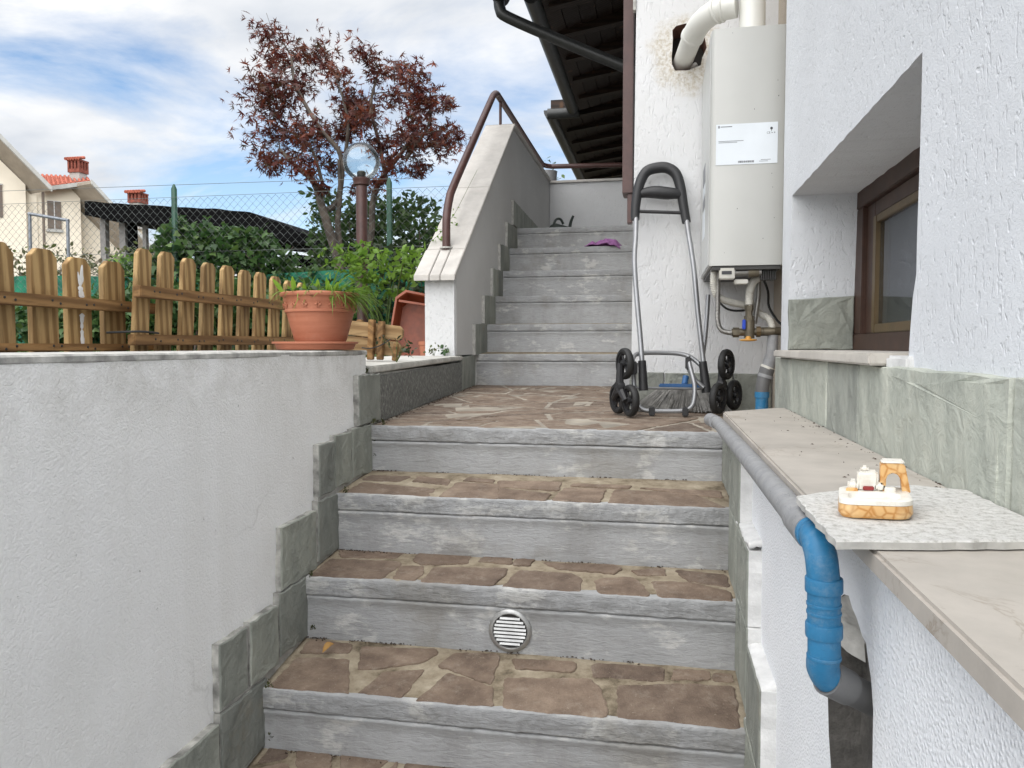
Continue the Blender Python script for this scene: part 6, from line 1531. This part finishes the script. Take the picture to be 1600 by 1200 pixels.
MB().tube([HW(-.02, -.05, ZZ(5.5)), HW(-.03, -.05, ZZ(G))], .075, 8).build('downpipe', 'shutter_brown', ha, smooth=True)
wn_ = hbox(-1.32, -1.015, -.03, -.004, 4.65, 5.58).build('window', 'shutter_brown', ha)
hbox(-1.34, -1.0, -.035, -.004, 5.585, 5.62).build('lintel', 'fascia_grey', wn_)
hb = thing('tiled_house', 'cream house with red tiled roof and shuttered window behind the pergola', 'house')
hprism([(-.028, G), (1.13, G), (1.13, 5.80), (-.028, 5.50)], .3, 3).build('wall', 'house_cream', hb)
hprism([(1.135, G), (3.2, G), (3.2, 3.2), (1.135, 5.35)], .75, 3).build('wall', 'house_cream', hb)
def roof_pt(u, v_):                       # u along the eave, v from eave to ridge
    e = Vector(HW(.02 + 1.24 * u, 0, ZZ(5.62 + .33 * u))); r_ = Vector(HW(.50 + 1.30 * u, 1.1, ZZ(6.16 + .07 * u))); return e.lerp(r_, v_)
cs = [roof_pt(0, 0), roof_pt(1, 0), roof_pt(1, 1), roof_pt(0, 1)]
dn = Vector((0, 0, -.15))
rf = MB().add(cs + [c_ + dn for c_ in cs], [(0, 1, 2, 3), (7, 6, 5, 4), (0, 4, 5, 1), (1, 5, 6, 2), (2, 6, 7, 3), (3, 7, 4, 0)]).build('roof', 'roof_tile_red', hb)
for k in range(11): MB().tube([roof_pt((k + .5) / 11, .0) + Vector((0, 0, .02)), roof_pt((k + .5) / 11, 1) + Vector((0, 0, .02))], .075, 8).build('tile_row', 'roof_tile_red', rf, smooth=True)
hprism([(-.02, 5.50), (1.27, 5.84), (1.27, 5.96), (-.02, 5.63)], -.06, -.01).build('fascia', 'fascia_grey', hb)
hslab((.86, 5.83), (2.9, 3.45), .08, -.78, 3).build('roof', 'soffit_beige', hb)
hslab((.84, 5.86), (2.9, 3.48), .13, -.84, -.785).build('fascia', 'fascia_grey', hb)
wn_ = hbox(.25, .58, .27, .297, 4.44, 5.30).build('window', 'white_edge', hb)
for s0, s1 in ((.24, .395), (.435, .59)): hbox(s0, s1, .245, .268, 4.46, 5.28).build('shutter', 'shutter_brown', wn_)
hbox(.2, .62, .22, .29, 4.36, 4.43).build('sill', 'fascia_grey', wn_)
for s0 in (2.25, 2.5): hbox(s0, s0 + .14, .70, .745, 3.3, 3.75).build('window', 'shutter_brown', hb)
def chimney(par, s0, d0, z0, z1, w_):
    x, y, _ = HW(s0, d0, 0); z0, z1 = ZZ(z0), ZZ(z1); h_ = z1 - z0
    b_ = MB().box(x - w_ * .36, x + w_ * .36, y - w_ * .36, y + w_ * .36, z0 - 1.5, z0 + h_ * .26).build('chimney', 'mortar_light', par)
    mb = MB(); mb.box(x - w_ * .43, x + w_ * .43, y - w_ * .43, y + w_ * .43, z0 + h_ * .262, z0 + h_ * .42)
    for i in (-1, -.33, .33, 1):
        for j in (-1, 1):
            mb.box(x + i * w_ * .37 - w_ * .06, x + i * w_ * .37 + w_ * .06, y + j * w_ * .37 - w_ * .06, y + j * w_ * .37 + w_ * .06, z0 + h_ * .42, z0 + h_ * .78)
            if abs(i) < .9: mb.box(x + j * w_ * .37 - w_ * .06, x + j * w_ * .37 + w_ * .06, y + i * w_ * .37 - w_ * .06, y + i * w_ * .37 + w_ * .06, z0 + h_ * .42, z0 + h_ * .78)
    mb.box(x - w_ * .45, x + w_ * .45, y - w_ * .45, y + w_ * .45, z0 + h_ * .78, z0 + h_ * .86)
    mb.build('chimney_crown', 'brick_red', b_)
    mb = MB()
    for k in range(6):
        xx = x + (k - 2.5) * w_ * .19; mb.tube([(xx, y - w_ * .55, z0 + h_ * .87), (xx, y, z0 + h_ * .98)], w_ * .10, 8)
    mb.build('chimney_tiles', 'roof_tile_red', b_, smooth=True)
chimney(hb, 1.36, .8, 6.10, 6.76, .95)
hc = thing('far_house', 'far cream house whose brick chimney shows above the pergola', 'house')
hprism([(1.6, G), (4.2, G), (4.2, 3.6), (3.0, 5.0), (1.6, 3.6)], 3.4, 7).build('wall', 'house_cream', hc)
hslab((3.0, 5.1), (4.5, 3.35), .12, 3.2, 7.2).build('roof', 'roof_tile_red', hc)
hslab((1.3, 3.1), (3.0, 5.1), .12, 3.2, 7.2).build('roof', 'roof_tile_red', hc)
chimney(hc, 4.65, 3.6, 5.75, 6.35, 1.1)
hbox(4.5, 4.75, 3.5, 3.8, G, 5.5).build('chimney_stack', 'house_cream', hc)

# ------------------------------------------------------------------ put every Empty at the base of its thing
bpy.context.view_layer.update()
for o in [o for o in bpy.data.objects if o.type == 'EMPTY' and o.parent is None]:
    lo = [1e9] * 3; hi = [-1e9] * 3
    for ch in o.children_recursive:
        if ch.type != 'MESH' or not ch.data.vertices: continue
        co = np.empty(len(ch.data.vertices) * 3); ch.data.vertices.foreach_get('co', co); co = co.reshape(-1, 3)
        for a in range(3): lo[a] = min(lo[a], co[:, a].min()); hi[a] = max(hi[a], co[:, a].max())
    c = Vector(((lo[0] + hi[0]) / 2, (lo[1] + hi[1]) / 2, lo[2]))
    o.location = c
    for ch in o.children: ch.location = ch.location - c
